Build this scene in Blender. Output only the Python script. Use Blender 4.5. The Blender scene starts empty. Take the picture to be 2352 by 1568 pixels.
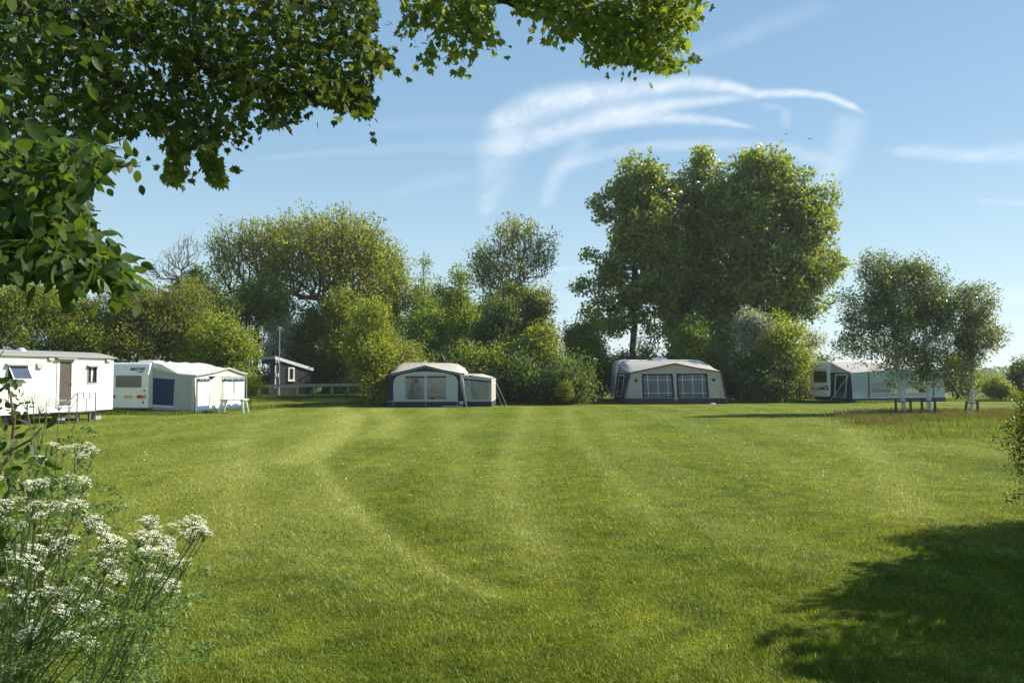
import bpy, math, random
import numpy as np
from mathutils import Vector, geometry
sc = bpy.context.scene
C = sc.collection
PI = math.pi
R = math.radians

# ------------------------------------------------------------------ camera, sky, sun, exposure
FPX = 1750.0; CH = 2.0                       # focal length in photo-view pixels (2352 wide), eye height
cam_d = bpy.data.cameras.new('camera'); cam = bpy.data.objects.new('camera', cam_d); C.objects.link(cam)
cam_d.sensor_width = 36; cam_d.lens = 36 * FPX / 2352; cam_d.clip_start = .05; cam_d.clip_end = 60000
PITCH = math.atan(78 / FPX)
cam.location = (0, 0, CH); cam.rotation_euler = (PI / 2 + PITCH, 0, 0)
sc.camera = cam
SUN_EL, SUN_AZ = R(37), R(20)                # azimuth from +X towards +Y
sdir = Vector((math.cos(SUN_EL) * math.cos(SUN_AZ), math.cos(SUN_EL) * math.sin(SUN_AZ), math.sin(SUN_EL)))
w = bpy.data.worlds.new('World'); sc.world = w; w.use_nodes = True
nt = w.node_tree; nt.nodes.clear()
sky = nt.nodes.new('ShaderNodeTexSky'); sky.sky_type = 'NISHITA'; sky.sun_disc = False
sky.sun_elevation = SUN_EL; sky.sun_rotation = PI / 2 - SUN_AZ; sky.air_density = 1.0; sky.dust_density = .25; sky.ozone_density = 1.4
bg = nt.nodes.new('ShaderNodeBackground'); bg.inputs[1].default_value = .10
wo = nt.nodes.new('ShaderNodeOutputWorld')
sk_hsv = nt.nodes.new('ShaderNodeMixRGB'); sk_hsv.inputs[0].default_value = .82
geo_w = nt.nodes.new('ShaderNodeNewGeometry'); sep = nt.nodes.new('ShaderNodeSeparateXYZ'); nt.links.new(geo_w.outputs['Incoming'], sep.inputs[0])
neg = nt.nodes.new('ShaderNodeMath'); neg.operation = 'MULTIPLY'; neg.inputs[1].default_value = -1; nt.links.new(sep.outputs[2], neg.inputs[0])
rw_ = nt.nodes.new('ShaderNodeValToRGB'); el_ = rw_.color_ramp.elements
for _ in range(3): el_.new(.5)
for e_, (p_, c_) in zip(el_, ((0, (4.3, 5.2, 5.4)), (.12, (3.1, 4.4, 5.0)), (.28, (1.95, 3.25, 4.45)), (.5, (1.3, 2.45, 3.9)), (1, (.6, 1.3, 2.9)))): e_.position = p_; e_.color = tuple(v / 6 for v in c_) + (1,)
mul = nt.nodes.new('ShaderNodeMixRGB'); mul.blend_type = 'MULTIPLY'; mul.inputs[0].default_value = 1; mul.inputs[2].default_value = (6, 6, 6, 1)
nt.links.new(neg.outputs[0], rw_.inputs[0]); nt.links.new(rw_.outputs[0], mul.inputs[1])
nt.links.new(sky.outputs[0], sk_hsv.inputs[1]); nt.links.new(mul.outputs[0], sk_hsv.inputs[2]); nt.links.new(sk_hsv.outputs[0], bg.inputs[0]); nt.links.new(bg.outputs[0], wo.inputs[0])
sl = bpy.data.lights.new('sun', 'SUN'); sl.energy = 5.0; sl.angle = R(.55); sl.color = (1, .93, .82)
so = bpy.data.objects.new('sun', sl); C.objects.link(so); so.rotation_euler = sdir.to_track_quat('Z', 'Y').to_euler()
so.location = (30, 10, 30)
sc.view_settings.view_transform = 'Standard'; sc.view_settings.look = 'None'; sc.view_settings.gamma = 1
sc.view_settings.use_curve_mapping = False
sc.view_settings.exposure = 0.8
sc.render.engine = 'CYCLES'
sc.cycles.max_bounces = 7; sc.cycles.diffuse_bounces = 4; sc.cycles.glossy_bounces = 2
sc.cycles.transmission_bounces = 4; sc.cycles.transparent_max_bounces = 16; sc.cycles.sample_clamp_indirect = 4

# ------------------------------------------------------------------ picture <-> world
cp, sp_ = math.cos(PITCH), math.sin(PITCH)
def ray(x, y):
    r = (x - 1176) / FPX; u = (784 - y) / FPX
    return (r, cp - u * sp_, sp_ + u * cp)
def W(x, y, Y):                              # world point seen at (x,y) at distance Y
    d = ray(x, y); k = Y / d[1]
    return Vector((d[0] * k, Y, CH + d[2] * k))
def G(x, y):                                 # point of the flat ground
    d = ray(x, y); k = -CH / d[2]
    return Vector((d[0] * k, d[1] * k, 0))
def sstep(t): t = np.clip(t, 0, 1); return t * t * (3 - 2 * t)
def gz(x, y):                                # ground height: flat, a low bank round the hut
    x = np.asarray(x, float); y = np.asarray(y, float)
    b = .42 * sstep((y - 50) / 9) * sstep((-7 - x) / 6) * sstep((160 - y) / 60)
    return b + .02 * np.sin(x * .35 + 1) * np.cos(y * .27)

# ------------------------------------------------------------------ objects
def wloc(o):
    v = Vector((0, 0, 0))
    while o is not None: v += o.location; o = o.parent
    return v
def tag(o, label=None, cat=None, group=None, kind=None):
    if label: o['label'] = label
    if cat: o['category'] = cat
    if group: o['group'] = group
    if kind: o['kind'] = kind
    return o
def thing(name, loc, label, cat, group=None):
    o = bpy.data.objects.new(name, None); C.objects.link(o); o.location = loc
    o.empty_display_size = .3
    return tag(o, label, cat, group)
def copy_tree(o, parent=None):
    c = o.copy(); C.objects.link(c); c.parent = parent
    for ch in list(o.children): copy_tree(ch, c)
    return c
def npmesh(name, V, F, mat, parent=None, smooth=False, attrs=None, loc=None):
    V = np.asarray(V, np.float32); F = np.asarray(F, np.int32)
    off = np.array(wloc(parent) if parent else (loc or (0, 0, 0)), np.float32)
    me = bpy.data.meshes.new(name)
    k = F.shape[1]
    me.vertices.add(len(V)); me.vertices.foreach_set('co', (V - off).ravel())
    me.loops.add(F.size); me.loops.foreach_set('vertex_index', F.ravel())
    me.polygons.add(len(F)); me.polygons.foreach_set('loop_start', np.arange(0, F.size, k, dtype=np.int32))
    me.polygons.foreach_set('loop_total', np.full(len(F), k, np.int32))
    if smooth: me.polygons.foreach_set('use_smooth', np.ones(len(F), bool))
    for n, a in (attrs or {}).items():
        at = me.attributes.new(n, 'FLOAT', 'POINT'); at.data.foreach_set('value', np.asarray(a, np.float32))
    me.update(calc_edges=True)
    me.materials.append(mat)
    o = bpy.data.objects.new(name, me); C.objects.link(o)
    if parent: o.parent = parent
    elif loc: o.location = loc
    return o
class MB:
    def __init__(s): s.v = []; s.f = []
    def add(s, vs, fs):
        b = len(s.v); s.v += [tuple(v) for v in vs]; s.f += [tuple(b + i for i in f) for f in fs]; return s
    def quad(s, a, b, c, d): return s.add([a, b, c, d], [(0, 1, 2, 3)])
    def box(s, x0, x1, y0, y1, z0, z1):
        return s.add([(x, y, z) for z in (z0, z1) for y in (y0, y1) for x in (x0, x1)],
                     [(0, 2, 3, 1), (4, 5, 7, 6), (0, 1, 5, 4), (2, 6, 7, 3), (0, 4, 6, 2), (1, 3, 7, 5)])
    def tube(s, pts, r, n=6, r1=None, cap=True):
        pts = [Vector(p) for p in pts]; m = len(pts); b = len(s.v)
        for i, p in enumerate(pts):
            d = (pts[min(i + 1, m - 1)] - pts[max(i - 1, 0)]).normalized()
            a = d.cross(Vector((0, 0, 1)) if abs(d.z) < .9 else Vector((1, 0, 0))).normalized(); c = d.cross(a)
            rr = r if r1 is None else r + (r1 - r) * i / (m - 1)
            for k in range(n):
                t = 2 * PI * k / n; s.v.append(tuple(p + a * math.cos(t) * rr + c * math.sin(t) * rr))
        for i in range(m - 1):
            for k in range(n):
                k2 = (k + 1) % n
                s.f.append((b + i * n + k, b + i * n + k2, b + (i + 1) * n + k2, b + (i + 1) * n + k))
        if cap: s.f.append(tuple(b + k for k in reversed(range(n)))); s.f.append(tuple(b + (m - 1) * n + k for k in range(n)))
        return s
    def grid(s, P):                          # P[i][j] points
        b = len(s.v); n = len(P); m = len(P[0])
        for row in P: s.v += [tuple(p) for p in row]
        for i in range(n - 1):
            for j in range(m - 1):
                a = b + i * m + j; s.f.append((a, a + 1, a + m + 1, a + m))
        return s
    def prism(s, fr, poly, o0, o1, holes=()):   # polygon (s,z) in a frame, extruded from off o0 (front) to o1
        loops = [poly] + [list(h) for h in holes]
        flat = [p for l in loops for p in l]; n = len(flat)
        tri = geometry.tessellate_polygon([[Vector((p[0], p[1], 0)) for p in l] for l in loops])
        b = len(s.v)
        s.v += [tuple(fr.p(p[0], p[1], o0)) for p in flat] + [tuple(fr.p(p[0], p[1], o1)) for p in flat]
        for t in tri:
            s.f.append((b + t[0], b + t[1], b + t[2])); s.f.append((b + n + t[2], b + n + t[1], b + n + t[0]))
        i0 = 0
        for l in loops:
            for k in range(len(l)):
                a = i0 + k; c = i0 + (k + 1) % len(l); s.f.append((b + a, b + c, b + n + c, b + n + a))
            i0 += len(l)
        return s
    def build(s, name, mat, parent=None, smooth=False, loc=None):
        off = wloc(parent) if parent else Vector(loc or (0, 0, 0))
        me = bpy.data.meshes.new(name)
        me.from_pydata([(v[0] - off.x, v[1] - off.y, v[2] - off.z) for v in s.v], [], s.f)
        if smooth:
            for p in me.polygons: p.use_smooth = True
        me.materials.append(mat); me.update()
        o = bpy.data.objects.new(name, me); C.objects.link(o)
        if parent: o.parent = parent
        elif loc: o.location = loc
        return o
class Fr:                                    # vertical wall plane: origin, direction to the viewer's right
    def __init__(s, o, u):
        l = math.hypot(*u); s.o = o; s.u = (u[0] / l, u[1] / l); s.n = (s.u[1], -s.u[0])
    def p(s, a, z, off=0):
        return Vector((s.o[0] + s.u[0] * a + s.n[0] * off, s.o[1] + s.u[1] * a + s.n[1] * off, z))
    def px(s, x, y, off=0):                  # picture point -> (s, z) on the plane at this offset
        d = ray(x, y); ox = s.o[0] + s.n[0] * off; oy = s.o[1] + s.n[1] * off
        k = (ox * s.n[0] + oy * s.n[1]) / (d[0] * s.n[0] + d[1] * s.n[1])
        X, Y = d[0] * k, d[1] * k
        return ((X - ox) * s.u[0] + (Y - oy) * s.u[1], CH + d[2] * k)
def rect(a, b): return [(a[0], a[1]), (b[0], a[1]), (b[0], b[1]), (a[0], b[1])]
def rr(x0, z0, x1, z1, r, n=4):              # rounded rectangle
    o = []
    for cx, cz, t0 in ((x1 - r, z0 + r, -90), (x1 - r, z1 - r, 0), (x0 + r, z1 - r, 90), (x0 + r, z0 + r, 180)):
        for i in range(n + 1):
            t = R(t0 + 90 * i / n); o.append((cx + r * math.cos(t), cz + r * math.sin(t)))
    return o
def crop(x0, y0, k): return lambda cx, cy: ((x0 + cx / k) / 1.74150, (y0 + cy / k) / 1.74150)

# ------------------------------------------------------------------ materials
def newmat(name):
    m = bpy.data.materials.new(name); m.use_nodes = True; t = m.node_tree; t.nodes.clear()
    return m, t, t.nodes.new('ShaderNodeOutputMaterial')
def nd(t, k, **kw):
    n = t.nodes.new(k)
    for a, b in kw.items():
        if a.startswith('i_'): n.inputs[a[2:].replace('_', ' ')].default_value = b
        else: setattr(n, a, b)
    return n
def c4(c): return (c[0], c[1], c[2], 1)
def ramp(t, fac, stops):
    r = t.nodes.new('ShaderNodeValToRGB'); e = r.color_ramp.elements
    while len(e) < len(stops): e.new(.5)
    for i, (p, c) in enumerate(stops): e[i].position = p; e[i].color = c4(c)
    t.links.new(fac, r.inputs[0]); return r.outputs[0]
def noise(t, scale, detail=4, rough=.6, vec=None):
    n = nd(t, 'ShaderNodeTexNoise'); n.inputs['Scale'].default_value = scale; n.inputs['Detail'].default_value = detail; n.inputs['Roughness'].default_value = rough
    if vec is None:
        tc = t.nodes.new('ShaderNodeTexCoord'); vec = tc.outputs['Object']
    t.links.new(vec, n.inputs['Vector']); return n.outputs[0]
def pm(name, col, rough=.5, var=.12, scale=3, bump=0, bscale=20, metal=0, spec=.4, transl=0, dirt=0):
    m, t, out = newmat(name)
    c2 = tuple(x * (1 - var) for x in col)
    f = noise(t, scale, 6, .65)
    colr = ramp(t, f, [(.3, c2), (.7, col)])
    b = nd(t, 'ShaderNodeBsdfPrincipled'); b.inputs['Roughness'].default_value = rough; b.inputs['Metallic'].default_value = metal
    b.inputs['Specular IOR Level'].default_value = spec
    if dirt:
        tc = t.nodes.new('ShaderNodeTexCoord'); mp = t.nodes.new('ShaderNodeMapping'); mp.inputs['Scale'].default_value = (6, 6, .5)
        t.links.new(tc.outputs['Object'], mp.inputs[0])
        f2 = noise(t, 1.5, 6, .7, mp.outputs[0])
        mx = nd(t, 'ShaderNodeMixRGB'); mx.inputs[2].default_value = c4((.32, .33, .26))
        r2 = ramp(t, f2, [(.5, (0, 0, 0)), (.8, (dirt, dirt, dirt))]); t.links.new(r2, mx.inputs[0]); t.links.new(colr, mx.inputs[1]); colr = mx.outputs[0]
    t.links.new(colr, b.inputs['Base Color'])
    if bump:
        bp = nd(t, 'ShaderNodeBump'); bp.inputs['Strength'].default_value = bump; bp.inputs['Distance'].default_value = .05
        t.links.new(noise(t, bscale, 3), bp.inputs['Height']); t.links.new(bp.outputs[0], b.inputs['Normal'])
    sh = b.outputs[0]
    if transl:
        tr = nd(t, 'ShaderNodeBsdfTranslucent'); t.links.new(colr, tr.inputs[0])
        mi = nd(t, 'ShaderNodeMixShader'); mi.inputs[0].default_value = transl
        t.links.new(sh, mi.inputs[1]); t.links.new(tr.outputs[0], mi.inputs[2]); sh = mi.outputs[0]
    t.links.new(sh, out.inputs[0]); return m
def pane_mat(name, tint, alpha, rough=.08):
    m, t, out = newmat(name)
    b = nd(t, 'ShaderNodeBsdfPrincipled'); b.inputs['Base Color'].default_value = c4(tint); b.inputs['Roughness'].default_value = rough
    tr = nd(t, 'ShaderNodeBsdfTransparent'); tr.inputs[0].default_value = (.85, .88, .9, 1)
    mi = nd(t, 'ShaderNodeMixShader'); mi.inputs[0].default_value = alpha
    t.links.new(tr.outputs[0], mi.inputs[1]); t.links.new(b.outputs[0], mi.inputs[2]); t.links.new(mi.outputs[0], out.inputs[0]); return m
def leaf_mat(name, cols, transl=.4, gloss=.25, rough=.45, spread=.25):
    m, t, out = newmat(name)
    at = nd(t, 'ShaderNodeAttribute', attribute_name='v')
    n = len(cols); c = ramp(t, at.outputs['Fac'], [(i / (n - 1), cols[i]) for i in range(n)])
    df = nd(t, 'ShaderNodeBsdfPrincipled'); df.inputs['Roughness'].default_value = rough; df.inputs['Specular IOR Level'].default_value = gloss
    t.links.new(c, df.inputs['Base Color'])
    tr = nd(t, 'ShaderNodeBsdfTranslucent')
    mx = nd(t, 'ShaderNodeMixRGB', blend_type='MULTIPLY'); mx.inputs[0].default_value = 1; mx.inputs[2].default_value = (1.9, 1.75, .6, 1)
    t.links.new(c, mx.inputs[1]); t.links.new(mx.outputs[0], tr.inputs[0])
    mi = nd(t, 'ShaderNodeMixShader'); mi.inputs[0].default_value = transl
    t.links.new(df.outputs[0], mi.inputs[1]); t.links.new(tr.outputs[0], mi.inputs[2]); t.links.new(mi.outputs[0], out.inputs[0]); return m
M = {}
M['bark'] = pm('bark', (.13, .105, .08), .9, .45, 6, .6, 30)
M['bark_dark'] = pm('bark_dark', (.075, .062, .05), .9, .45, 6, .6, 30)
M['twig'] = pm('twig', (.2, .16, .13), .9, .4, 6)
M['white_panel'] = pm('white_panel', (.84, .84, .80), .45, .04, 2, dirt=.12)
M['caravan_white'] = pm('caravan_white', (.78, .77, .70), .4, .06, 2, dirt=.18)
M['caravan_pale'] = pm('caravan_pale', (.8, .8, .78), .3, .04, 2, dirt=.08)
M['trim_grey'] = pm('trim_grey', (.33, .34, .31), .5, .1, 5)
M['roof_grey'] = pm('roof_grey', (.30, .30, .28), .8, .25, 2, .2)
M['alu'] = pm('alu', (.62, .64, .66), .4, .1, 5, metal=.4)
M['white_metal'] = pm('white_metal', (.75, .75, .74), .4, .05, 5)
M['white_plastic'] = pm('white_plastic', (.82, .82, .8), .35, .04, 4)
M['steel'] = pm('steel', (.15, .15, .15), .5, .25, 14, metal=.3)
M['rubber'] = pm('rubber', (.02, .02, .022), .8, .2, 8)
M['black'] = pm('black', (.015, .015, .018), .4, .2, 8)
M['glass_dark'] = pm('glass_dark', (.03, .035, .04), .06, .3, 2, spec=.8)
M['glass_blue'] = pm('glass_blue', (.075, .10, .15), .07, .3, 1.5, spec=.8)
M['glass_brown'] = pm('glass_brown', (.10, .095, .075), .12, .25, 12, spec=.7)
M['door_brown'] = pm('door_brown', (.12, .10, .08), .25, .3, 1.2, spec=.6)
M['door_frame'] = pm('door_frame', (.62, .68, .72), .4, .05, 4)
M['red'] = pm('red', (.42, .03, .02), .25, .2, 10)
M['amber'] = pm('amber', (.75, .22, .03), .25, .15, 10)
M['plate_yellow'] = pm('plate_yellow', (.72, .42, .03), .4, .1, 8)
M['canvas_grey'] = pm('canvas_grey', (.42, .44, .42), .85, .12, 1.5, .25, 3, transl=.16, dirt=.15)
M['canvas_roof'] = pm('canvas_roof', (.60, .61, .58), .8, .12, 1.2, .2, 3, transl=.12, dirt=.12)
M['canvas_cream'] = pm('canvas_cream', (.70, .68, .60), .85, .08, 1.5, .2, 3, transl=.2, dirt=.1)
M['canvas_blue'] = pm('canvas_blue', (.018, .042, .105), .8, .2, 2, .2, 4, transl=.05)
M['canvas_royal'] = pm('canvas_royal', (.045, .12, .28), .8, .2, 4, .3, 9, transl=.1)
M['canvas_navy'] = pm('canvas_navy', (.022, .028, .055), .8, .2, 2, .2, 4)
M['canvas_charcoal'] = pm('canvas_charcoal', (.05, .053, .062), .8, .2, 3, .4, 6)
M['canvas_pale'] = pm('canvas_pale', (.54, .57, .56), .85, .06, 1.5, .15, 3, transl=.3)
M['canvas_white'] = pm('canvas_white', (.72, .70, .63), .75, .07, 1.2, .2, 3, transl=.42, dirt=.1)
M['canvas_beige'] = pm('canvas_beige', (.53, .50, .44), .85, .07, 1.5, .2, 3, transl=.22)
M['canvas_light'] = pm('canvas_light', (.64, .62, .55), .8, .08, 1.5, .2, 3, transl=.38, dirt=.08)
M['canvas_sky'] = pm('canvas_sky', (.36, .47, .52), .85, .08, 1.5, .25, 3, transl=.2)
M['curtain'] = pm('curtain', (.85, .88, .95), .9, .1, 6, transl=.5)
M['curtain_blue'] = pm('curtain_blue', (.46, .54, .68), .9, .15, 6, transl=.5)
M['white_cloth'] = pm('white_cloth', (.80, .81, .82), .8, .12, 3, .2, 5, transl=.1)
M['pane'] = pane_mat('pane', (.12, .13, .14), .12)
M['pane_milky'] = pane_mat('pane_milky', (.42, .40, .36), .4, .2)
M['interior'] = pm('interior', (.50, .42, .30), .8, .12, 2)
M['black_board'] = pm('black_board', (.030, .031, .034), .75, .3, 3, .2, 30)
M['white_paint'] = pm('white_paint', (.80, .80, .77), .55, .06, 4, dirt=.1)
M['wood_grey'] = pm('wood_grey', (.55, .46, .34), .85, .3, 5, .3, 20)
M['wood_stake'] = pm('wood_stake', (.10, .085, .06), .9, .3, 6, .3, 20)
M['ply'] = pm('ply', (.33, .26, .19), .8, .2, 5)
M['wire'] = pm('wire', (.25, .26, .26), .6, .2, 5, metal=.4)
M['stem'] = pm('stem', (.10, .15, .04), .6, .3, 15)
M['stem_red'] = pm('stem_red', (.16, .10, .06), .6, .3, 15)

# lawn: colour follows the mowing (attribute 'cut'), broad patches and fine mottling
def lawn_colour(t, pos):
    cut = nd(t, 'ShaderNodeAttribute', attribute_name='cut')
    big = noise(t, .22, 3, .6, pos); fine = noise(t, 2.2, 5, .7, pos)
    a = ramp(t, big, [(.3, (.098, .140, .013)), (.7, (.172, .200, .018))])
    b = ramp(t, fine, [(.28, (.52, .6, .7)), (.72, (1.38, 1.28, 1.1))])
    mu = nd(t, 'ShaderNodeMixRGB', blend_type='MULTIPLY'); mu.inputs[0].default_value = 1
    t.links.new(a, mu.inputs[1]); t.links.new(b, mu.inputs[2])
    mx = nd(t, 'ShaderNodeMixRGB'); mx.inputs[2].default_value = (.265, .285, .06, 1)
    t.links.new(cut.outputs['Fac'], mx.inputs[0]); t.links.new(mu.outputs[0], mx.inputs[1])
    return mx.outputs[0]
m, t, out = newmat('lawn'); geo = nd(t, 'ShaderNodeNewGeometry')
col = lawn_colour(t, geo.outputs['Position'])
fld = nd(t, 'ShaderNodeAttribute', attribute_name='field')
mx = nd(t, 'ShaderNodeMixRGB'); t.links.new(fld.outputs['Fac'], mx.inputs[0])
th_ = nd(t, 'ShaderNodeAttribute', attribute_name='near_shade'); mt_ = nd(t, 'ShaderNodeMixRGB', blend_type='MULTIPLY'); mt_.inputs[2].default_value = (1.0, .97, .95, 1)  # near ground toned slightly: shade between the blades put into the colour
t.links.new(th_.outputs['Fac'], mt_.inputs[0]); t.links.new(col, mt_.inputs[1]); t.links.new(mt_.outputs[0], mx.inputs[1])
t.links.new(ramp(t, noise(t, .06, 4, .6, geo.outputs['Position']), [(.3, (.13, .155, .05)), (.7, (.20, .20, .085))]), mx.inputs[2])
b = nd(t, 'ShaderNodeBsdfPrincipled'); b.inputs['Roughness'].default_value = .9; b.inputs['Specular IOR Level'].default_value = .08
t.links.new(mx.outputs[0], b.inputs['Base Color'])
bp = nd(t, 'ShaderNodeBump'); bp.inputs['Strength'].default_value = .9; bp.inputs['Distance'].default_value = .06
t.links.new(noise(t, 14, 5, .75, geo.outputs['Position']), bp.inputs['Height']); t.links.new(bp.outputs[0], b.inputs['Normal'])
t.links.new(b.outputs[0], out.inputs[0]); M['lawn'] = m
m, t, out = newmat('grass_blade'); geo = nd(t, 'ShaderNodeNewGeometry')
col = lawn_colour(t, geo.outputs['Position'])
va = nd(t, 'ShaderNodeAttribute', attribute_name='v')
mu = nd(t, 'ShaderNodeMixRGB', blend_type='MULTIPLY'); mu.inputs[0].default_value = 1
t.links.new(col, mu.inputs[1]); t.links.new(ramp(t, va.outputs['Fac'], [(0, (1.0, 1.05, .9)), (.6, (1.5, 1.48, 1.2)), (.8, (1.9, 1.85, 2.4)), (1, (3.3, 3.2, 9))]), mu.inputs[2])  # palest bluish tones are painted glints on the blades
b = nd(t, 'ShaderNodeBsdfPrincipled'); b.inputs['Roughness'].default_value = .42; b.inputs['Specular IOR Level'].default_value = .22
t.links.new(mu.outputs[0], b.inputs['Base Color'])
tr = nd(t, 'ShaderNodeBsdfTranslucent'); t.links.new(mu.outputs[0], tr.inputs[0])
mi = nd(t, 'ShaderNodeMixShader'); mi.inputs[0].default_value = .48
t.links.new(b.outputs[0], mi.inputs[1]); t.links.new(tr.outputs[0], mi.inputs[2]); t.links.new(mi.outputs[0], out.inputs[0]); M['blade'] = m

LM = {}
def lm(k, *cols, **kw):
    if k not in ('umbel', 'blossom', 'sorrel', 'long'): cols = [tuple(min(.6, v * q) for v, q in zip(c, (1.5, 1.5, 1.75) if k not in ('maple', 'lime', 'golden', 'birch') else (1.15, 1.2, 1.3))) for c in cols]; kw['transl'] = kw.get('transl', .4) + .06
    LM[k] = leaf_mat('leaves_' + k, cols, **kw)
lm('poplar', (.075, .11, .018), (.125, .16, .025), (.25, .27, .07), gloss=.5, rough=.35, transl=.38)
lm('ash', (.10, .125, .016), (.14, .165, .02), (.185, .20, .028), transl=.45)
lm('ash_sparse', (.10, .125, .025), (.14, .16, .035), (.18, .19, .05), transl=.4)
lm('green', (.065, .105, .018), (.11, .155, .022), (.18, .22, .04), transl=.45)
lm('bright', (.085, .12, .014), (.125, .16, .018), (.20, .22, .035), transl=.48)
lm('yellow', (.085, .12, .015), (.13, .16, .018), (.18, .19, .028), transl=.48)
lm('olive', (.085, .105, .022), (.13, .145, .03), (.19, .20, .05), transl=.4)
lm('dark', (.04, .07, .018), (.065, .10, .024), (.11, .14, .04), transl=.35)
lm('silver', (.12, .15, .11), (.2, .23, .18), (.3, .33, .28), transl=.25)
lm('birch', (.06, .09, .025), (.12, .15, .05), (.34, .37, .20), gloss=.45, rough=.42, transl=.3)
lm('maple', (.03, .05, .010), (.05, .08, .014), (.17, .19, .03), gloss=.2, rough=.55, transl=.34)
lm('maple_lit', (.055, .092, .014), (.085, .125, .02), (.18, .19, .035), gloss=.22, rough=.55, transl=.45)  # lit copy of the maple leaves, sunlight put into the colour
lm('lime', (.03, .055, .013), (.045, .08, .016), (.09, .13, .025), gloss=.25, rough=.5, transl=.38)
lm('golden', (.025, .045, .01), (.05, .085, .014), (.42, .34, .02), transl=.35)
lm('blossom', (.10, .13, .05), (.5, .52, .44), (.75, .75, .68), transl=.25)
lm('long', (.07, .115, .018), (.11, .155, .025), (.18, .20, .05), transl=.35)
lm('sorrel', (.085, .125, .025), (.115, .11, .04), (.165, .11, .075), transl=.3)
lm('umbel', (.62, .63, .56), (.74, .74, .68), (.8, .8, .74), transl=.3, gloss=.1)
lm('fern', (.05, .085, .02), (.09, .14, .04), (.17, .22, .08), transl=.4)

# ------------------------------------------------------------------ clouds: thin cirrus sheets high up
m, t, out = newmat('cirrus')
geo = nd(t, 'ShaderNodeNewGeometry'); mp = nd(t, 'ShaderNodeMapping'); mp.inputs['Scale'].default_value = (1 / 130, 1 / 330, 1)
t.links.new(geo.outputs['Position'], mp.inputs[0])
n1 = noise(t, 1.2, 9, .68, mp.outputs[0])
mp2 = nd(t, 'ShaderNodeMapping'); mp2.inputs['Scale'].default_value = (1 / 420, 1 / 1300, 1); t.links.new(geo.outputs['Position'], mp2.inputs[0])
n2 = noise(t, 1, 3, .5, mp2.outputs[0])
a = nd(t, 'ShaderNodeAttribute', attribute_name='a')
def mth(t, op, x, y=None):
    n = nd(t, 'ShaderNodeMath', operation=op)
    for i, q in enumerate((x, y)):
        if q is None: continue
        if isinstance(q, (int, float)): n.inputs[i].default_value = q
        else: t.links.new(q, n.inputs[i])
    return n.outputs[0]
k1 = mth(t, 'ADD', mth(t, 'MULTIPLY', n1, 1.7), mth(t, 'MULTIPLY', n2, 1.5))
k1 = mth(t, 'SUBTRACT', k1, .68)
al = mth(t, 'MULTIPLY', a.outputs['Fac'], k1); cl = nd(t, 'ShaderNodeClamp'); t.links.new(al, cl.inputs[0]); cl.inputs['Max'].default_value = .85
df = nd(t, 'ShaderNodeBsdfDiffuse'); df.inputs[0].default_value = (.75, .75, .75, 1)
tr = nd(t, 'ShaderNodeBsdfTranslucent'); tr.inputs[0].default_value = (.72, .73, .75, 1)
ad = nd(t, 'ShaderNodeMixShader'); ad.inputs[0].default_value = .75; t.links.new(df.outputs[0], ad.inputs[1]); t.links.new(tr.outputs[0], ad.inputs[2])
tp = nd(t, 'ShaderNodeBsdfTransparent'); mi = nd(t, 'ShaderNodeMixShader')
t.links.new(cl.outputs[0], mi.inputs[0]); t.links.new(tp.outputs[0], mi.inputs[1]); t.links.new(ad.outputs[0], mi.inputs[2]); t.links.new(mi.outputs[0], out.inputs[0])
M['cirrus'] = m
HC = 1500
def cloud(upper, lower, s, name='cirrus_cloud', dz=0, grow=1.55, ends=.15):
    def resamp(P, n):
        P = np.array(P, float); L = np.r_[0, np.cumsum(np.hypot(*np.diff(P, axis=0).T))]; q = np.linspace(0, L[-1], n)
        return np.c_[np.interp(q, L, P[:, 0]), np.interp(q, L, P[:, 1])]
    n, k = 60, 13
    U = resamp(upper, n); D = resamp(lower, n); mid = (U + D) / 2; U = mid + (U - mid) * grow; D = mid + (D - mid) * grow
    V = []; A = []
    for i in range(n):
        e = min(1, i / (n - 1) / ends, (1 - i / (n - 1)) / ends); e = e * e * (3 - 2 * e) if ends else 1
        for j in range(k):
            q = j / (k - 1); x, y = U[i] * (1 - q) + D[i] * q
            d = ray(x, y); kk = (HC + dz - CH) / d[2]; V.append((d[0] * kk, d[1] * kk, HC + dz)); A.append(s * .58 * e * math.sin(PI * q) ** 1.7)
    F = [(i * k + j, i * k + j + 1, (i + 1) * k + j + 1, (i + 1) * k + j) for i in range(n - 1) for j in range(k - 1)]
    o = npmesh(name, V, F, M['cirrus'], attrs={'a': A}); o['kind'] = 'structure'; return o
cloud([(1105, 272), (1150, 248), (1220, 213), (1300, 196), (1400, 187), (1500, 180), (1600, 175), (1680, 186), (1740, 206), (1830, 204), (1900, 212), (1960, 236), (2000, 264)],
      [(1105, 295), (1160, 306), (1250, 276), (1320, 254), (1420, 236), (1500, 222), (1600, 211), (1680, 212), (1740, 226), (1830, 222), (1890, 227), (1950, 249), (1995, 270)], .95, ends=.05)
cloud([(1060, 338), (1200, 300), (1320, 265), (1400, 240), (1470, 230), (1560, 223), (1680, 215), (1760, 222)],
      [(1070, 362), (1220, 348), (1330, 312), (1420, 292), (1500, 270), (1560, 252), (1680, 236), (1760, 232)], .75, dz=8)
cloud([(1370, 262), (1460, 258), (1560, 258), (1640, 266), (1750, 293)], [(1380, 296), (1460, 290), (1560, 284), (1650, 288), (1750, 300)], .7, dz=16)
cloud([(1125, 270), (1105, 330), (1100, 400), (1098, 505)], [(1215, 275), (1205, 330), (1182, 400), (1122, 505)], .42, dz=24)
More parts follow.
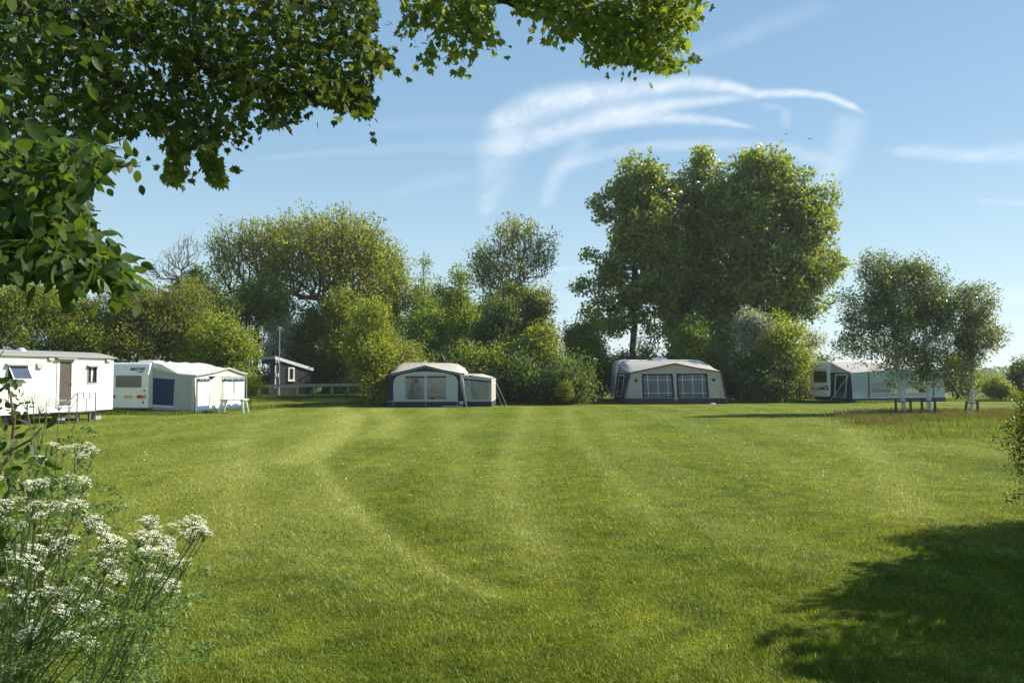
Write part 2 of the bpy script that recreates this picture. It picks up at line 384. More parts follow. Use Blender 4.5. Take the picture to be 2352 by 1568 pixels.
cloud([(1235, 440), (1280, 372), (1380, 340), (1500, 322), (1650, 318), (1800, 326), (1900, 350), (1955, 405)],
      [(1262, 445), (1320, 392), (1400, 364), (1500, 348), (1650, 345), (1780, 356), (1870, 380), (1930, 425)], .36, dz=32)
cloud([(1232, 490), (1260, 390), (1330, 300)], [(1262, 490), (1300, 400), (1390, 310)], .3, dz=40)
cloud([(1925, 250), (1905, 320), (1885, 380), (1870, 440)], [(2005, 262), (1975, 330), (1955, 385), (1900, 445)], .33, dz=48)
cloud([(2020, 340), (2120, 333), (2250, 342), (2352, 325), (2450, 320)], [(2020, 352), (2120, 366), (2250, 376), (2352, 372), (2450, 360)], .42, dz=12)
cloud([(560, 362), (800, 338), (1000, 322), (1140, 325)], [(560, 372), (800, 358), (1000, 352), (1140, 362)], .13, dz=20)
cloud([(820, 280), (1000, 260), (1200, 262)], [(820, 310), (1000, 305), (1200, 300)], .09, dz=28)
cloud([(1540, 130), (1700, 62), (1900, -15)], [(1560, 155), (1730, 95), (1950, 15)], .17, dz=36)
cloud([(1740, 235), (1790, 240), (1795, 300)], [(1745, 255), (1815, 250), (1820, 300)], .25, dz=60)
cloud([(860, 450), (960, 408), (1100, 385)], [(870, 470), (970, 440), (1110, 415)], .12, dz=44)
cloud([(2230, 455), (2352, 460), (2450, 462)], [(2230, 468), (2352, 474), (2450, 480)], .22, dz=52)
cloud([(2240, 665), (2352, 660), (2500, 655)], [(2240, 700), (2352, 705), (2500, 712)], .3, dz=56)
cloud([(1180, 622), (1300, 612), (1450, 605)], [(1180, 628), (1300, 622), (1450, 618)], .22, dz=64)

# ------------------------------------------------------------------ ground
PATHS = [([(700, 932), (790, 932), (832, 950), (833, 972), (790, 1010), (735, 1060), (752, 1100), (800, 1150), (870, 1220), (1000, 1310), (1140, 1370)], .13, .55),
         ([(740, 925), (800, 945), (800, 975), (750, 1010), (690, 1060)], .5, .55),
         ([(860, 935), (905, 972), (880, 1005)], .4, .6), ([(640, 940), (560, 1000), (470, 1120)], .4, .25),
         ([(1210, 935), (1180, 1010), (1165, 1100), (1190, 1200), (1260, 1330)], .2, .34),
         ([(1300, 935), (1330, 1010), (1420, 1100), (1520, 1200)], .2, .38), ([(1620, 955), (1500, 960), (1400, 975)], .5, .2),
         ([(1950, 985), (2010, 1050), (2110, 1180)], .3, .38), ([(560, 1010), (540, 1120), (500, 1250)], .35, .4), ([(1010, 935), (1060, 1040), (1040, 1180)], .35, .3)]
PATHS = [([tuple(G(*q)[:2]) for q in P], wd, s) for P, wd, s in PATHS]
def cutval(x, y):
    o = np.zeros_like(x)
    for P, wd, s in PATHS:
        d = np.full_like(x, 1e9)
        for (ax, ay), (bx, by) in zip(P[:-1], P[1:]):
            dx, dy = bx - ax, by - ay; q = np.clip(((x - ax) * dx + (y - ay) * dy) / (dx * dx + dy * dy), 0, 1)
            d = np.minimum(d, np.hypot(x - ax - q * dx, (y - ay - q * dy)))
        ww = wd * (1 + np.clip(y, 0, 60) / 40); o = np.maximum(o, s * np.exp(-(d / ww) ** 2))
    stripes = .16 * (np.sin(x * 2.1 + 1.5 * np.sin(y * .12)) > .2)
    P0 = np.array(PATHS[0][0]); od = np.argsort(P0[:, 1]); pxx = np.interp(y, P0[od, 1], P0[od, 0]); dl = pxx - x
    side = .34 * np.exp(-np.clip(dl, 0, 99) / 4) * (dl > 0) * sstep((45 - y) / 6) * sstep((y - 5) / 5)
    return np.clip(o + side + stripes * (y > 8), 0, 1)
far = np.geomspace(1, 3000, 26)
xs = np.r_[-(26 + far[::-1]), np.arange(-26, 26.01, .22), 26 + far]
ys = np.r_[-(3 + far[:14][::-1] * .5), np.arange(-3, 56, .24), 56 + far * 1.6]
X, Y = np.meshgrid(xs, ys); x = X.ravel(); y = Y.ravel()
V = np.c_[x, y, gz(x, y)]
nx, ny = len(xs), len(ys); i, j = np.meshgrid(np.arange(nx - 1), np.arange(ny - 1)); a = (j * nx + i).ravel()
F = np.c_[a, a + 1, a + nx + 1, a + nx]
fv = sstep((y - 74) / 6)
o = npmesh('lawn', V, F, M['lawn'], smooth=True, attrs={'cut': cutval(x, y), 'field': fv, 'near_shade': 1 - sstep((y - 7) / 14)}); o['kind'] = 'structure'

rng = np.random.default_rng(7)
def blades(name, x, y, h, wd, mat, label, lean=.5, bias=(-.3, -.1), extra=None, seed=1, zb=None, patchy=False):
    r = np.random.default_rng(seed); n = len(x)
    th = r.uniform(0, 2 * PI, n); ln = r.uniform(.1, lean, n) * h
    dx = np.cos(th) * ln + bias[0] * h * r.uniform(0, 1, n); dy = np.sin(th) * ln + bias[1] * h * r.uniform(0, 1, n)
    ph = r.uniform(0, 2 * PI, n); wx = np.cos(ph) * wd; wy = np.sin(ph) * wd
    z = gz(x, y) if zb is None else zb
    V = np.empty((n, 5, 3))
    V[:, 0] = np.c_[x - wx, y - wy, z]; V[:, 1] = np.c_[x + wx, y + wy, z]
    V[:, 2] = np.c_[x + dx * .4 - wx * .8, y + dy * .4 - wy * .8, z + h * .62]; V[:, 3] = np.c_[x + dx * .4 + wx * .8, y + dy * .4 + wy * .8, z + h * .62]
    V[:, 4] = np.c_[x + dx, y + dy, z + h * .95]
    b = np.arange(n)[:, None] * 5
    F = np.concatenate([b + [0, 1, 3], b + [0, 3, 2], b + [2, 3, 4]])
    vr = r.uniform(0, 1, n)
    if patchy: pt_ = .5 + .5 * np.sin(x * 1.7 + 1.3 * np.sin(y * .9)) * np.sin(y * 1.25 + 1.7 * np.sin(x * .8 + 2)) + .25 * np.sin(x * 4.1 + y * 2.7); vr = np.clip(vr ** (1.5 - .95 * pt_), 0, 1)  # patches with more of the painted glint tones
    at = {'v': np.repeat(vr, 5)}
    if extra is not None: at['cut'] = np.repeat(extra, 5)
    o = npmesh(name, V.reshape(-1, 3), F, mat, attrs=at)
    return tag(o, label, 'grass', kind='stuff')
# lawn grass: dense near the viewer, thinning and broadening with distance
n = 720000
q = rng.uniform(0, 1, n); Yb = 1 / (1 / 4.2 - q * (1 / 4.2 - 1 / 46)); Xb = rng.uniform(-1, 1, n) * (.72 * Yb + 1.0)
keep = (Xb > -.7 * Yb - 1)
Xb, Yb = Xb[keep], Yb[keep]
sc_ = 1 + np.clip((Yb - 5) / 9, 0, 5)
clump = .75 + .35 * np.sin(Xb * 5.1 + 2 * np.sin(Yb * 3.7)) * np.sin(Yb * 4.3 + 1.5 * np.sin(Xb * 2.9)) + .3 * np.sin(Xb * 1.3 + Yb * .9) ** 2
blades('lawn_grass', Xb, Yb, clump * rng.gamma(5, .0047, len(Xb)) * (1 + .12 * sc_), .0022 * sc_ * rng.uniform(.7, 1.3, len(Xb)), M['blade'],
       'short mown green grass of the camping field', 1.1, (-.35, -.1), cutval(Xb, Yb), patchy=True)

# ------------------------------------------------------------------ trees
def leaf_quads(c, s, r, up=.3, wind=None, asp=.62):
    n = len(c); nrm = r.normal(0, 1, (n, 3)); nrm[:, 2] += up
    if wind is not None: nrm += wind
    nrm /= np.linalg.norm(nrm, axis=1)[:, None]
    a = r.normal(0, 1, (n, 3)); a -= (a * nrm).sum(1)[:, None] * nrm; a /= np.linalg.norm(a, axis=1)[:, None]
    b = np.cross(nrm, a); s = (s * r.uniform(.65, 1.35, n))[:, None]
    V = np.stack([c - a * s * .5, c + b * s * .5 * asp, c + a * s * .55 + nrm * s * .08, c - b * s * .5 * asp], 1).reshape(-1, 3)
    return V, np.arange(n * 4).reshape(n, 4)
def seg_tubes(P0, P1, r0, r1, k=5):
    d = P1 - P0; L = np.linalg.norm(d, axis=1)[:, None] + 1e-9; d = d / L
    h = np.where(np.abs(d[:, 2:3]) < .9, [[0, 0, 1.]], [[1., 0, 0]]); a = np.cross(d, h); a /= np.linalg.norm(a, axis=1)[:, None]; b = np.cross(d, a)
    n = len(P0); V = np.empty((n, 2 * k, 3))
    for i in range(k):
        t = 2 * PI * i / k; o = a * math.cos(t) + b * math.sin(t)
        V[:, i] = P0 + o * r0[:, None] - d * r0[:, None] * .2; V[:, k + i] = P1 + o * r1[:, None]
    base = np.arange(n)[:, None] * 2 * k
    F = np.concatenate([base + [i, (i + 1) % k, k + (i + 1) % k, k + i] for i in range(k)])
    return V.reshape(-1, 3), F
def skeleton(base, tips, trunk, r, r_tip, arch=.15, trunks=1, pw=2.55, zpen=1.2):
    """attach every tip to the nearest suitable node; returns segments with pipe-model radii"""
    nodes = []; par = []
    for k in range(trunks):
        off = np.array([0, 0, 0.]) if trunks == 1 else np.r_[r.normal(0, .25, 2), 0]
        top = trunk + (0 if trunks == 1 else r.normal(0, .8, 3) * [1, 1, .3])
        m = 9; pr = -1
        for i in range(m):
            q = i / (m - 1); p = (base + off) * (1 - q) + top * q
            p[:2] += r.normal(0, .05, 2) * (0 < q) * np.linalg.norm(top - base) * .08
            nodes.append(p); par.append(pr); pr = len(nodes) - 1
    order = np.argsort(np.linalg.norm(tips - trunk, axis=1) + r.uniform(0, .5, len(tips)))
    leafidx = []
    N = np.zeros((len(tips) * 5 + 60, 3)); N[:len(nodes)] = nodes; cnt = len(nodes)
    first_ok = int(.35 * 9); root_ = base * .45 + trunk * .55
    for ti in order:
        tp = tips[ti]; d = N[:cnt] - tp; cost = np.linalg.norm(d, axis=1) + zpen * np.maximum(0, d[:, 2] + .1) * 1.0
        cost[:first_ok] += 3
        cost += 1.6 * np.maximum(0, np.linalg.norm(N[:cnt] - root_, axis=1) - .93 * np.linalg.norm(tp - root_))
        j = int(np.argmin(cost)); s = N[j].copy(); L = np.linalg.norm(tp - s)
        ns = 1 if L < .8 else (2 if L < 2 else 4); pr = j
        side = r.normal(0, .06, 3) * L
        for i in range(1, ns + 1):
            q = i / ns; p = s * (1 - q) + tp * q; p = p + (np.array([0, 0, arch * L]) + side) * (q * (1 - q)) * 2
            N[cnt] = p; par.append(pr); pr = cnt; cnt += 1
        leafidx.append(pr)
    par = np.array(par); rad = np.zeros(cnt); acc = np.zeros(cnt)
    acc[leafidx] += r_tip ** pw
    for i in range(cnt - 1, -1, -1):
        if acc[i] == 0: acc[i] = r_tip ** pw
        if par[i] >= 0: acc[par[i]] += acc[i]
    rad = acc ** (1 / pw)
    k = np.where(par >= 0)[0]
    return N[par[k]], N[k], np.minimum(rad[par[k]], rad[k] * 1.5), rad[k]
def sample_crown(ells, n, r, surf=.45, lobes=0):
    vol = np.array([e[1][0] * e[1][1] * e[1][2] for e in ells]) ** .8
    if lobes:                                # billows: small ellipsoids over the surface of the large ones
        m = max(4, int(n / lobes)); pk = r.choice(len(ells), m, p=vol / vol.sum()); L = []
        for q in pk:
            d = r.normal(0, 1, 3); d /= np.linalg.norm(d); e = ells[q]; f = r.uniform(.35, 1) ** .6; mr = (e[1][0] * e[1][1] * e[1][2]) ** (1 / 3)
            lr = mr * r.uniform(.17, .36); c = np.array(e[0]) + d * np.array(e[1]) * f * (1 - .5 * lr / mr) + [0, 0, 0]
            L.append((tuple(c), (lr * r.uniform(.8, 1.2), lr, lr * r.uniform(.9, 1.75))))
        ells = L; vol = np.array([e[1][0] * e[1][1] * e[1][2] for e in ells]) ** .75; surf = .5
    pick = r.choice(len(ells), n, p=vol / vol.sum())
    d = r.normal(0, 1, (n, 3)); d /= np.linalg.norm(d, axis=1)[:, None]
    lump = 1 + .13 * np.sin(d[:, 0] * 7 + pick * 2.1) * np.sin(d[:, 2] * 8 + pick) + .10 * np.sin(d[:, 0] * 15 + d[:, 2] * 11 + pick)
    rad = r.uniform(.02, 1, n) ** surf; rad = rad * lump * (1 + np.abs(r.normal(0, .13, n)) - .05)
    cc = np.array([e[0] for e in ells])[pick]; rr_ = np.array([e[1] for e in ells])[pick]
    return cc + d * rr_ * rad[:, None]
def tree(name, label, cat, base, ells, mat, tips=300, lpt=45, leaf=.16, blob=.45, bark='bark', r_tip=.012, surf=.45, seed=0,
         trunks=1, trunk_top=None, group=None, up=.3, wind=None, arch=.15, flat=.75, skel=True, clump=0, bare=0, asp=.62, zmin=.1, lobes=9):
    r = np.random.default_rng(seed + 100)
    base = np.array([base[0], base[1], float(gz(base[0], base[1]))]) if len(base) == 2 else np.array(base, float)
    th = thing(name, tuple(base), label, cat, group)
    T = sample_crown(ells, tips, r, surf, lobes)
    out_ = r.uniform(0, 1, len(T)) < .16; cc_ = T.mean(0); pick_ = T[r.integers(0, len(T), len(T))]
    dv = T - (cc_ * .35 + pick_ * .65); dv /= np.linalg.norm(dv, axis=1)[:, None] + 1e-6; dv[:, 2] += .35
    T[out_] += (dv * r.uniform(.2, 1.1, len(T))[:, None] * (blob * 1.7))[out_]
    kz = T[:, 2] > base[2] + zmin; T = T[kz]; out_ = out_[kz]
    cen = T.mean(0)
    tt = np.array(trunk_top, float) if trunk_top is not None else np.array([cen[0] * .7 + base[0] * .3, cen[1] * .7 + base[1] * .3, base[2] + (T[:, 2].max() - base[2]) * .62])
    if skel:
        P0, P1, a, b = skeleton(base, T, tt, r, r_tip, arch, trunks)
        V, F = seg_tubes(P0, P1, a, b)
        npmesh('trunk', V, F, M[bark], th, smooth=True)
    size = r.uniform(.35, 1.6, len(T)); size[out_] = .3; size[r.uniform(0, 1, len(T)) < bare] *= .12
    cnt = np.maximum(1, (lpt * size).astype(int)); idx = np.repeat(np.arange(len(T)), cnt)
    g = r.normal(0, 1, (len(idx), 3)); g /= np.maximum(1, np.linalg.norm(g, axis=1) / 1.9)[:, None]
    c = T[idx] + g * blob * (size[idx] ** .5)[:, None] * [1, 1, flat]
    c = c[c[:, 2] > base[2] + .03]
    V, F = leaf_quads(c, leaf, r, up, wind, asp)
    tv = r.normal(0, .2, len(T)); cz = np.repeat(tv, cnt) if len(c) == cnt.sum() else tv[r.integers(0, len(T), len(c))]
    vv = np.clip(r.normal(.42, .18, len(c)) + cz, 0, 1)
    npmesh('crown', V, F, LM[mat], th, attrs={'v': np.repeat(vv, 4)})
    return th
def E(cx, cy, rx, ry, D, dd=None, dy=0):      # crown ellipsoid from its outline in the photo, at distance D
    p = W(cx, cy, D + dy); a = rx / FPX * D; return ((p.x, p.y, p.z), (a, (dd if dd else a * .9), ry / FPX * D))
def B(x, D): return (x and (x - 1176) / FPX * D, D)
GH = 'shrubs and trees of the hedge behind the pitches'
k = 0
def bush(label, x, D, ells, mat, name='hedge_shrub', cat='shrub', **kw):
    global k; k += 1
    kw.setdefault('group', GH); kw.setdefault('trunks', 3)
    ee = [E(*e[:4], D, *(e[4:] or ())) for e in ells]
    if max(e[1] + e[3] for e in ells) > 850 and kw.get('tips', 300) > 100: lw = max(ells, key=lambda e: e[1]); ee.append(E(lw[0], 893, lw[2] * .95, 22, D))
    return tree(name, label, cat, B(x, D), ee, mat, seed=k * 13, **kw)

# poplars
GP = 'tall poplars behind the beige awning'
tree('poplar_tree', 'tall open poplar with a dark left side, left of the three poplars', 'tree', B(1452, 66),
     [E(1462, 430, 60, 75, 66), E(1400, 470, 50, 65, 66), E(1480, 520, 75, 90, 66), E(1390, 590, 48, 40, 66), E(1345, 585, 28, 30, 66), E(1340, 660, 36, 32, 66), E(1440, 640, 70, 80, 66), E(1500, 700, 50, 80, 66), E(1400, 720, 62, 55, 66), E(1365, 560, 22, 18, 66), E(1530, 480, 40, 90, 66), E(1530, 620, 45, 90, 66)],
     'poplar', tips=1500, lobes=5, lpt=30, leaf=.31, blob=.42, bark='bark_dark', surf=.5, seed=1, trunk_top=W(1462, 480, 66), r_tip=.016, group=GP)
tree('poplar_tree', 'tall narrow poplar squeezed between the two other poplars', 'tree', B(1575, 68),
     [E(1625, 400, 52, 60, 68), E(1570, 420, 42, 50, 68), E(1590, 500, 62, 80, 68), E(1580, 620, 70, 90, 68), E(1580, 730, 70, 80, 68), E(1650, 470, 60, 100, 68), E(1660, 620, 60, 110, 68), E(1550, 500, 45, 90, 68)],
     'poplar', tips=1300, lobes=5, lpt=30, leaf=.31, blob=.42, bark='bark_dark', surf=.5, seed=2, trunk_top=W(1600, 470, 68), r_tip=.016, group=GP)
tree('poplar_tree', 'broadest and tallest poplar with a full rounded crown', 'tree', B(1725, 66),
     [E(1755, 420, 85, 85, 66), E(1720, 500, 95, 120, 66), E(1820, 520, 90, 110, 66), E(1860, 600, 78, 80, 66), E(1770, 640, 120, 100, 66), E(1850, 690, 60, 55, 66), E(1690, 690, 85, 90, 66), E(1800, 740, 60, 60, 66), E(1720, 385, 50, 48, 66), E(1790, 388, 48, 46, 66), E(1680, 440, 45, 80, 66), E(1690, 770, 90, 60, 66), E(1600, 800, 80, 50, 66), E(1870, 480, 50, 70, 66)],
     'poplar', tips=3000, lobes=5, lpt=30, leaf=.31, blob=.42, bark='bark_dark', surf=.5, seed=3, trunk_top=W(1740, 500, 66), r_tip=.016, group=GP)
# large ashes on the left
GA = 'yellow green broadleaf trees behind the dark hut'
tree('ash_tree', 'yellow green tree with open top and bare inner limbs, left of the big round crown', 'tree', B(585, 72),
     [E(540, 550, 62, 42, 72), E(600, 540, 55, 40, 72), E(520, 580, 42, 50, 72), E(640, 550, 50, 45, 72), E(560, 610, 75, 60, 72), E(620, 640, 60, 50, 72)],
     'ash', tips=900, lpt=13, leaf=.22, blob=.36, surf=.3, seed=11, trunks=3, trunk_top=W(585, 760, 72), r_tip=.018, group=GA, zmin=4, bare=.2, lobes=0, arch=.3)
tree('ash_tree', 'largest yellow green tree with a wide domed crown behind the hut', 'tree', B(745, 70),
     [E(745, 565, 150, 78, 70), E(780, 545, 100, 58, 70), E(690, 545, 70, 52, 70), E(820, 570, 75, 58, 70), E(650, 590, 50, 50, 70), E(870, 610, 45, 50, 70), E(740, 620, 120, 65, 70), E(800, 660, 90, 60, 70)],
     'ash', tips=2200, lpt=14, leaf=.23, blob=.36, surf=.34, seed=12, trunks=4, trunk_top=W(755, 740, 70), r_tip=.018, group=GA, zmin=4, bare=.15, lobes=0, arch=.3)
tree('ash_tree', 'fresh green tree sloping down at the right of the wide domed crown', 'tree', B(880, 77),
     [E(880, 620, 55, 60, 77), E(915, 680, 45, 70, 77), E(870, 700, 50, 70, 77), E(900, 770, 45, 60, 77)],
     'bright', tips=900, lpt=24, leaf=.22, blob=.45, seed=13, lobes=0, trunk_top=W(885, 660, 77), group=GA)
tree('bare_tree', 'thin leafless tree rising above the hedge against the sky', 'tree', B(415, 60),
     [E(430, 570, 32, 42, 60), E(400, 600, 40, 40, 60), E(360, 625, 40, 25, 60)],
     'olive', tips=300, lobes=0, lpt=2, leaf=.12, blob=.3, bark='twig', surf=.6, seed=14, trunk_top=W(418, 620, 60), r_tip=.011, group=None, arch=.25)
tree('sparse_tree', 'slender open tree with many visible branches between ashes and poplars', 'tree', B(1165, 62),
     [E(1180, 550, 65, 52, 62), E(1120, 600, 42, 45, 62), E(1235, 590, 40, 45, 62), E(1160, 620, 85, 50, 62), E(1190, 530, 45, 38, 62), E(1250, 570, 40, 40, 62), E(1110, 640, 40, 45, 62)],
     'ash_sparse', tips=820, lpt=12, leaf=.2, blob=.35, bark='twig', surf=.45, seed=15, trunks=2, lobes=0, trunk_top=W(1172, 700, 62), r_tip=.013, arch=.2, group=None, bare=.2)
tree('round_tree', 'rounded light green tree at the right foot of the sparse tree', 'tree', B(1225, 60),
     [E(1230, 690, 52, 52, 60), E(1180, 700, 40, 60, 60), E(1245, 740, 35, 45, 60)], 'ash_sparse', tips=330, lpt=26, leaf=.2, blob=.45, surf=.4, seed=16, group=None)
tree('slim_tree', 'narrow spire shaped tree with a thin pointed top', 'tree', B(975, 71),
     [E(973, 610, 14, 42, 71), E(973, 670, 30, 40, 71), E(970, 740, 34, 60, 71), E(970, 800, 40, 40, 71)], 'green', tips=330, lpt=24, leaf=.18, blob=.32, seed=17, trunk_top=W(974, 585, 71), group=None)
bush('mid green tree with a loose top right of the narrow spire', 1040, 69, [(1040, 660, 38, 50), (1050, 730, 45, 60), (1030, 800, 40, 50)], 'green', tips=420, lpt=36, leaf=.2, name='hedge_tree', cat='tree')
bush('grey green dense shrub in the shade of the sparse tree', 1150, 58, [(1150, 730, 50, 50), (1130, 790, 50, 50)], 'dark', tips=300, lpt=45, leaf=.18)
# hedge from left to right
bush('leafy green hedge tree at the far left behind the mobile home', 60, 47, [(60, 710, 75, 55), (50, 770, 90, 50), (-60, 720, 80, 60), (40, 680, 25, 35)], 'bright', tips=520, lpt=55, leaf=.15, name='hedge_tree', cat='tree')
bush('green hedge tree above the doorway of the mobile home', 170, 48, [(150, 715, 65, 48), (190, 780, 80, 50), (130, 680, 20, 25)], 'bright', tips=480, lpt=50, leaf=.15, name='hedge_tree', cat='tree')
bush('olive brown hedge shrub between the mobile home and the bare tree', 290, 49, [(275, 715, 75, 58), (300, 780, 80, 60), (340, 690, 50, 45)], 'olive', tips=600, lpt=50, leaf=.14)
bush('olive hedge shrub below the bare tree', 400, 50, [(400, 740, 75, 65), (430, 700, 60, 55), (400, 800, 80, 50)], 'olive', tips=600, lpt=50, leaf=.14)
bush('dark green tree behind the olive hedge beside the bare tree', 455, 62, [(455, 670, 50, 60), (500, 700, 50, 50), (420, 700, 50, 50)], 'dark', tips=380, lpt=50, leaf=.22, name='hedge_tree', cat='tree')
bush('green under storey tree below the open topped ash', 560, 67, [(560, 700, 75, 55), (620, 690, 60, 60), (530, 760, 70, 60)], 'green', tips=520, lpt=50, leaf=.2, name='hedge_tree', cat='tree')
bush('bright green maple shrub behind the grey awning', 520, 48.5, [(510, 775, 62, 50), (545, 830, 48, 55), (470, 830, 50, 50)], 'bright', tips=560, lpt=50, leaf=.16)
bush('hawthorn in white blossom behind the shed mast', 640, 67, [(640, 740, 32, 45), (650, 790, 35, 35)], 'blossom', tips=260, lpt=40, leaf=.16)
bush('green shrub wall behind the roof of the hut', 700, 69, [(690, 740, 65, 60), (720, 800, 80, 60), (650, 800, 70, 60), (740, 850, 80, 40)], 'green', tips=760, lpt=55, leaf=.2)
bush('mid green shrub right above the sloping roof of the hut', 775, 67, [(775, 720, 50, 60), (800, 790, 55, 60), (800, 860, 55, 35)], 'bright', tips=560, lpt=50, leaf=.2)
bush('yellow green young maple with several thin pale stems by the fence end', 855, 50.5, [(850, 740, 40, 55), (850, 800, 60, 60), (860, 860, 45, 35), (830, 700, 14, 25)], 'yellow', name='maple_tree', cat='tree', tips=480, lpt=34, leaf=.18, bark='twig', group=None, trunks=4)
bush('olive shrub left behind the navy framed awning', 915, 53, [(915, 810, 50, 50), (930, 860, 55, 40)], 'olive', tips=350, lpt=50, leaf=.15)
bush('tall green hedge shrub behind the ridge of the navy framed awning', 990, 58, [(985, 770, 55, 60), (1000, 840, 70, 50)], 'green', tips=480, lpt=50, leaf=.18)
bush('bright green shrub above the right end of the navy framed awning', 1080, 55, [(1075, 825, 38, 38), (1085, 870, 45, 35)], 'bright', tips=300, lpt=50, leaf=.16)
bush('hedge shrub with reddish tips right of the side tent', 1165, 55, [(1165, 820, 50, 45), (1170, 870, 60, 45)], 'green', tips=430, lpt=50, leaf=.16)
bush('light green hedge shrub halfway between the two middle awnings', 1245, 56, [(1240, 800, 50, 50), (1240, 865, 60, 45)], 'bright', tips=480, lpt=50, leaf=.17)
bush('dense dark green bush left of the beige awning', 1350, 61, [(1345, 790, 46, 55), (1340, 855, 50, 50), (1375, 830, 22, 40)], 'green', tips=700, lpt=60, leaf=.17)
bush('olive shrub behind the left half of the beige awning', 1480, 60, [(1480, 800, 40, 30), (1470, 850, 60, 40)], 'olive', tips=260, lpt=45, leaf=.17)
bush('green shrub rising behind the middle of the beige awning', 1600, 60, [(1600, 780, 50, 45), (1600, 840, 75, 50)], 'green', tips=520, lpt=50, leaf=.18)
bush('silvery grey willow shrub in front of the broad poplar', 1725, 59, [(1728, 755, 30, 38), (1720, 800, 25, 30)], 'silver', tips=220, lpt=40, leaf=.17)
bush('tall yellow green shrub right of the silvery willow', 1800, 58, [(1800, 770, 40, 60), (1822, 820, 32, 60), (1780, 840, 50, 60)], 'bright', tips=480, lpt=40, leaf=.17)
bush('dark hedge shrub behind the right end of the beige awning', 1710, 57.5, [(1700, 860, 60, 55), (1760, 870, 60, 45), (1650, 870, 45, 45)], 'dark', tips=520, lpt=55, leaf=.16)
bush('olive end shrub of the hedge left of the white caravan', 1835, 62, [(1838, 850, 32, 50), (1870, 805, 30, 48), (1800, 885, 45, 25)], 'olive', tips=360, lpt=45, leaf=.15)
bush('low yellow green box bush on the lawn edge', 1297, 51.5, [(1297, 906, 22, 13)], 'ash', name='box_bush', tips=120, lpt=60, leaf=.08, blob=.14, lobes=0, skel=False, group=None)
bush('green shrub right of the pale blue awning', 2200, 66, [(2200, 865, 32, 42), (2230, 885, 25, 25)], 'green', tips=260, lpt=45, leaf=.2, group=None)
bush('clipped low hedge at the edge of the far field', 2310, 60, [(2290, 903, 26, 12), (2320, 903, 26, 12), (2335, 903, 14, 12)], 'bright', name='low_hedge', cat='hedge', tips=160, lpt=50, leaf=.12, blob=.25, group=None)
bush('small wispy sapling standing in the far field', 2290, 66, [(2290, 885, 12, 18), (2283, 900, 14, 10)], 'green', name='sapling', cat='tree', tips=50, lpt=18, leaf=.15, blob=.25, group=None)
bush('grey green tree at the right edge beyond the field hedge', 2355, 64, [(2362, 860, 38, 40), (2370, 890, 45, 30)], 'dark', name='field_tree', cat='tree', tips=300, lpt=40, leaf=.2, group=None)
bush('tall green tree closing the hedge behind the navy framed awning', 1000, 76, [(985, 720, 50, 70), (1060, 730, 50, 60), (1010, 790, 70, 60)], 'green', tips=700, lpt=34, leaf=.24, name='hedge_tree', cat='tree')
bush('broad green tree closing the hedge behind the side tent', 1165, 76, [(1140, 750, 70, 70), (1225, 740, 55, 60), (1180, 800, 90, 60)], 'bright', tips=800, lpt=34, leaf=.24, name='hedge_tree', cat='tree')
bush('green tree filling the hedge behind the bare tree', 350, 74, [(350, 730, 70, 60), (440, 740, 70, 60), (270, 760, 60, 50)], 'green', tips=600, lpt=34, leaf=.24, name='hedge_tree', cat='tree')
# low dark planting that closes the foot of the hedge
for i, (x0, D, mt) in enumerate([(40, 46, 'dark'), (190, 47, 'dark'), (640, 70, 'green'), (980, 56, 'dark'), (1100, 54.5, 'dark'), (1210, 54.5, 'dark'), (1300, 54, 'dark'), (1430, 64, 'dark'), (1540, 62, 'dark'), (1660, 59, 'dark'), (1860, 68, 'dark')]):
    bush(['dark undergrowth behind the near end of the mobile home', 'dark undergrowth behind the far end of the mobile home', 'green undergrowth left behind the hut', 'dark undergrowth behind the middle of the navy framed awning',
          'dark undergrowth behind the side tent', 'dark undergrowth right of the side tent', 'dark undergrowth behind the box bush', 'dark undergrowth at the left end of the beige awning', 'dark undergrowth behind the left window of the beige awning', 'dark undergrowth behind the right window of the beige awning', 'dark undergrowth behind the white caravan'][i],
         x0, D, [(x0, 868, 85, 42)], mt, tips=260, lpt=55, leaf=.2, blob=.6, name='undergrowth')

# birches: wind-tossed crowns, white trunks
m, t, out = newmat('birch_bark')
tc = nd(t, 'ShaderNodeTexCoord'); mp = nd(t, 'ShaderNodeMapping'); mp.inputs['Scale'].default_value = (3, 3, 16); t.links.new(tc.outputs['Object'], mp.inputs[0])
c = ramp(t, noise(t, 1, 4, .6, mp.outputs[0]), [(.3, (.10, .09, .08)), (.42, (.60, .57, .50)), (.75, (.72, .69, .62))])
b = nd(t, 'ShaderNodeBsdfPrincipled'); b.inputs['Roughness'].default_value = .7; t.links.new(c, b.inputs['Base Color']); t.links.new(b.outputs[0], out.inputs[0]); M['birch_bark'] = m
GB = 'young birches tied to stakes'
wind = np.array([.2, .1, .2])
def birch(label, bx, ells, top, tips, seed, rtip):
    return tree('birch_tree', label, 'tree', B(bx, 40.5), [E(*e, 40.5) for e in ells], 'birch', tips=int(tips * 1.4), lpt=26, lobes=4, leaf=.125, blob=.27, bark='birch_bark', surf=.62, seed=seed,
                trunk_top=W(*top, 40.5), r_tip=rtip, group=GB, wind=wind, arch=.3, asp=.55)
birch('leftmost birch with the widest crown leaning over the blue awning', 2075, [(2020, 650, 60, 70), (2060, 700, 65, 95), (1985, 730, 60, 60), (1970, 790, 50, 40), (2040, 810, 65, 50), (1955, 700, 35, 45), (2060, 865, 45, 30), (2020, 620, 45, 45), (2100, 640, 35, 60)], (2035, 600), 820, 61, .0075)
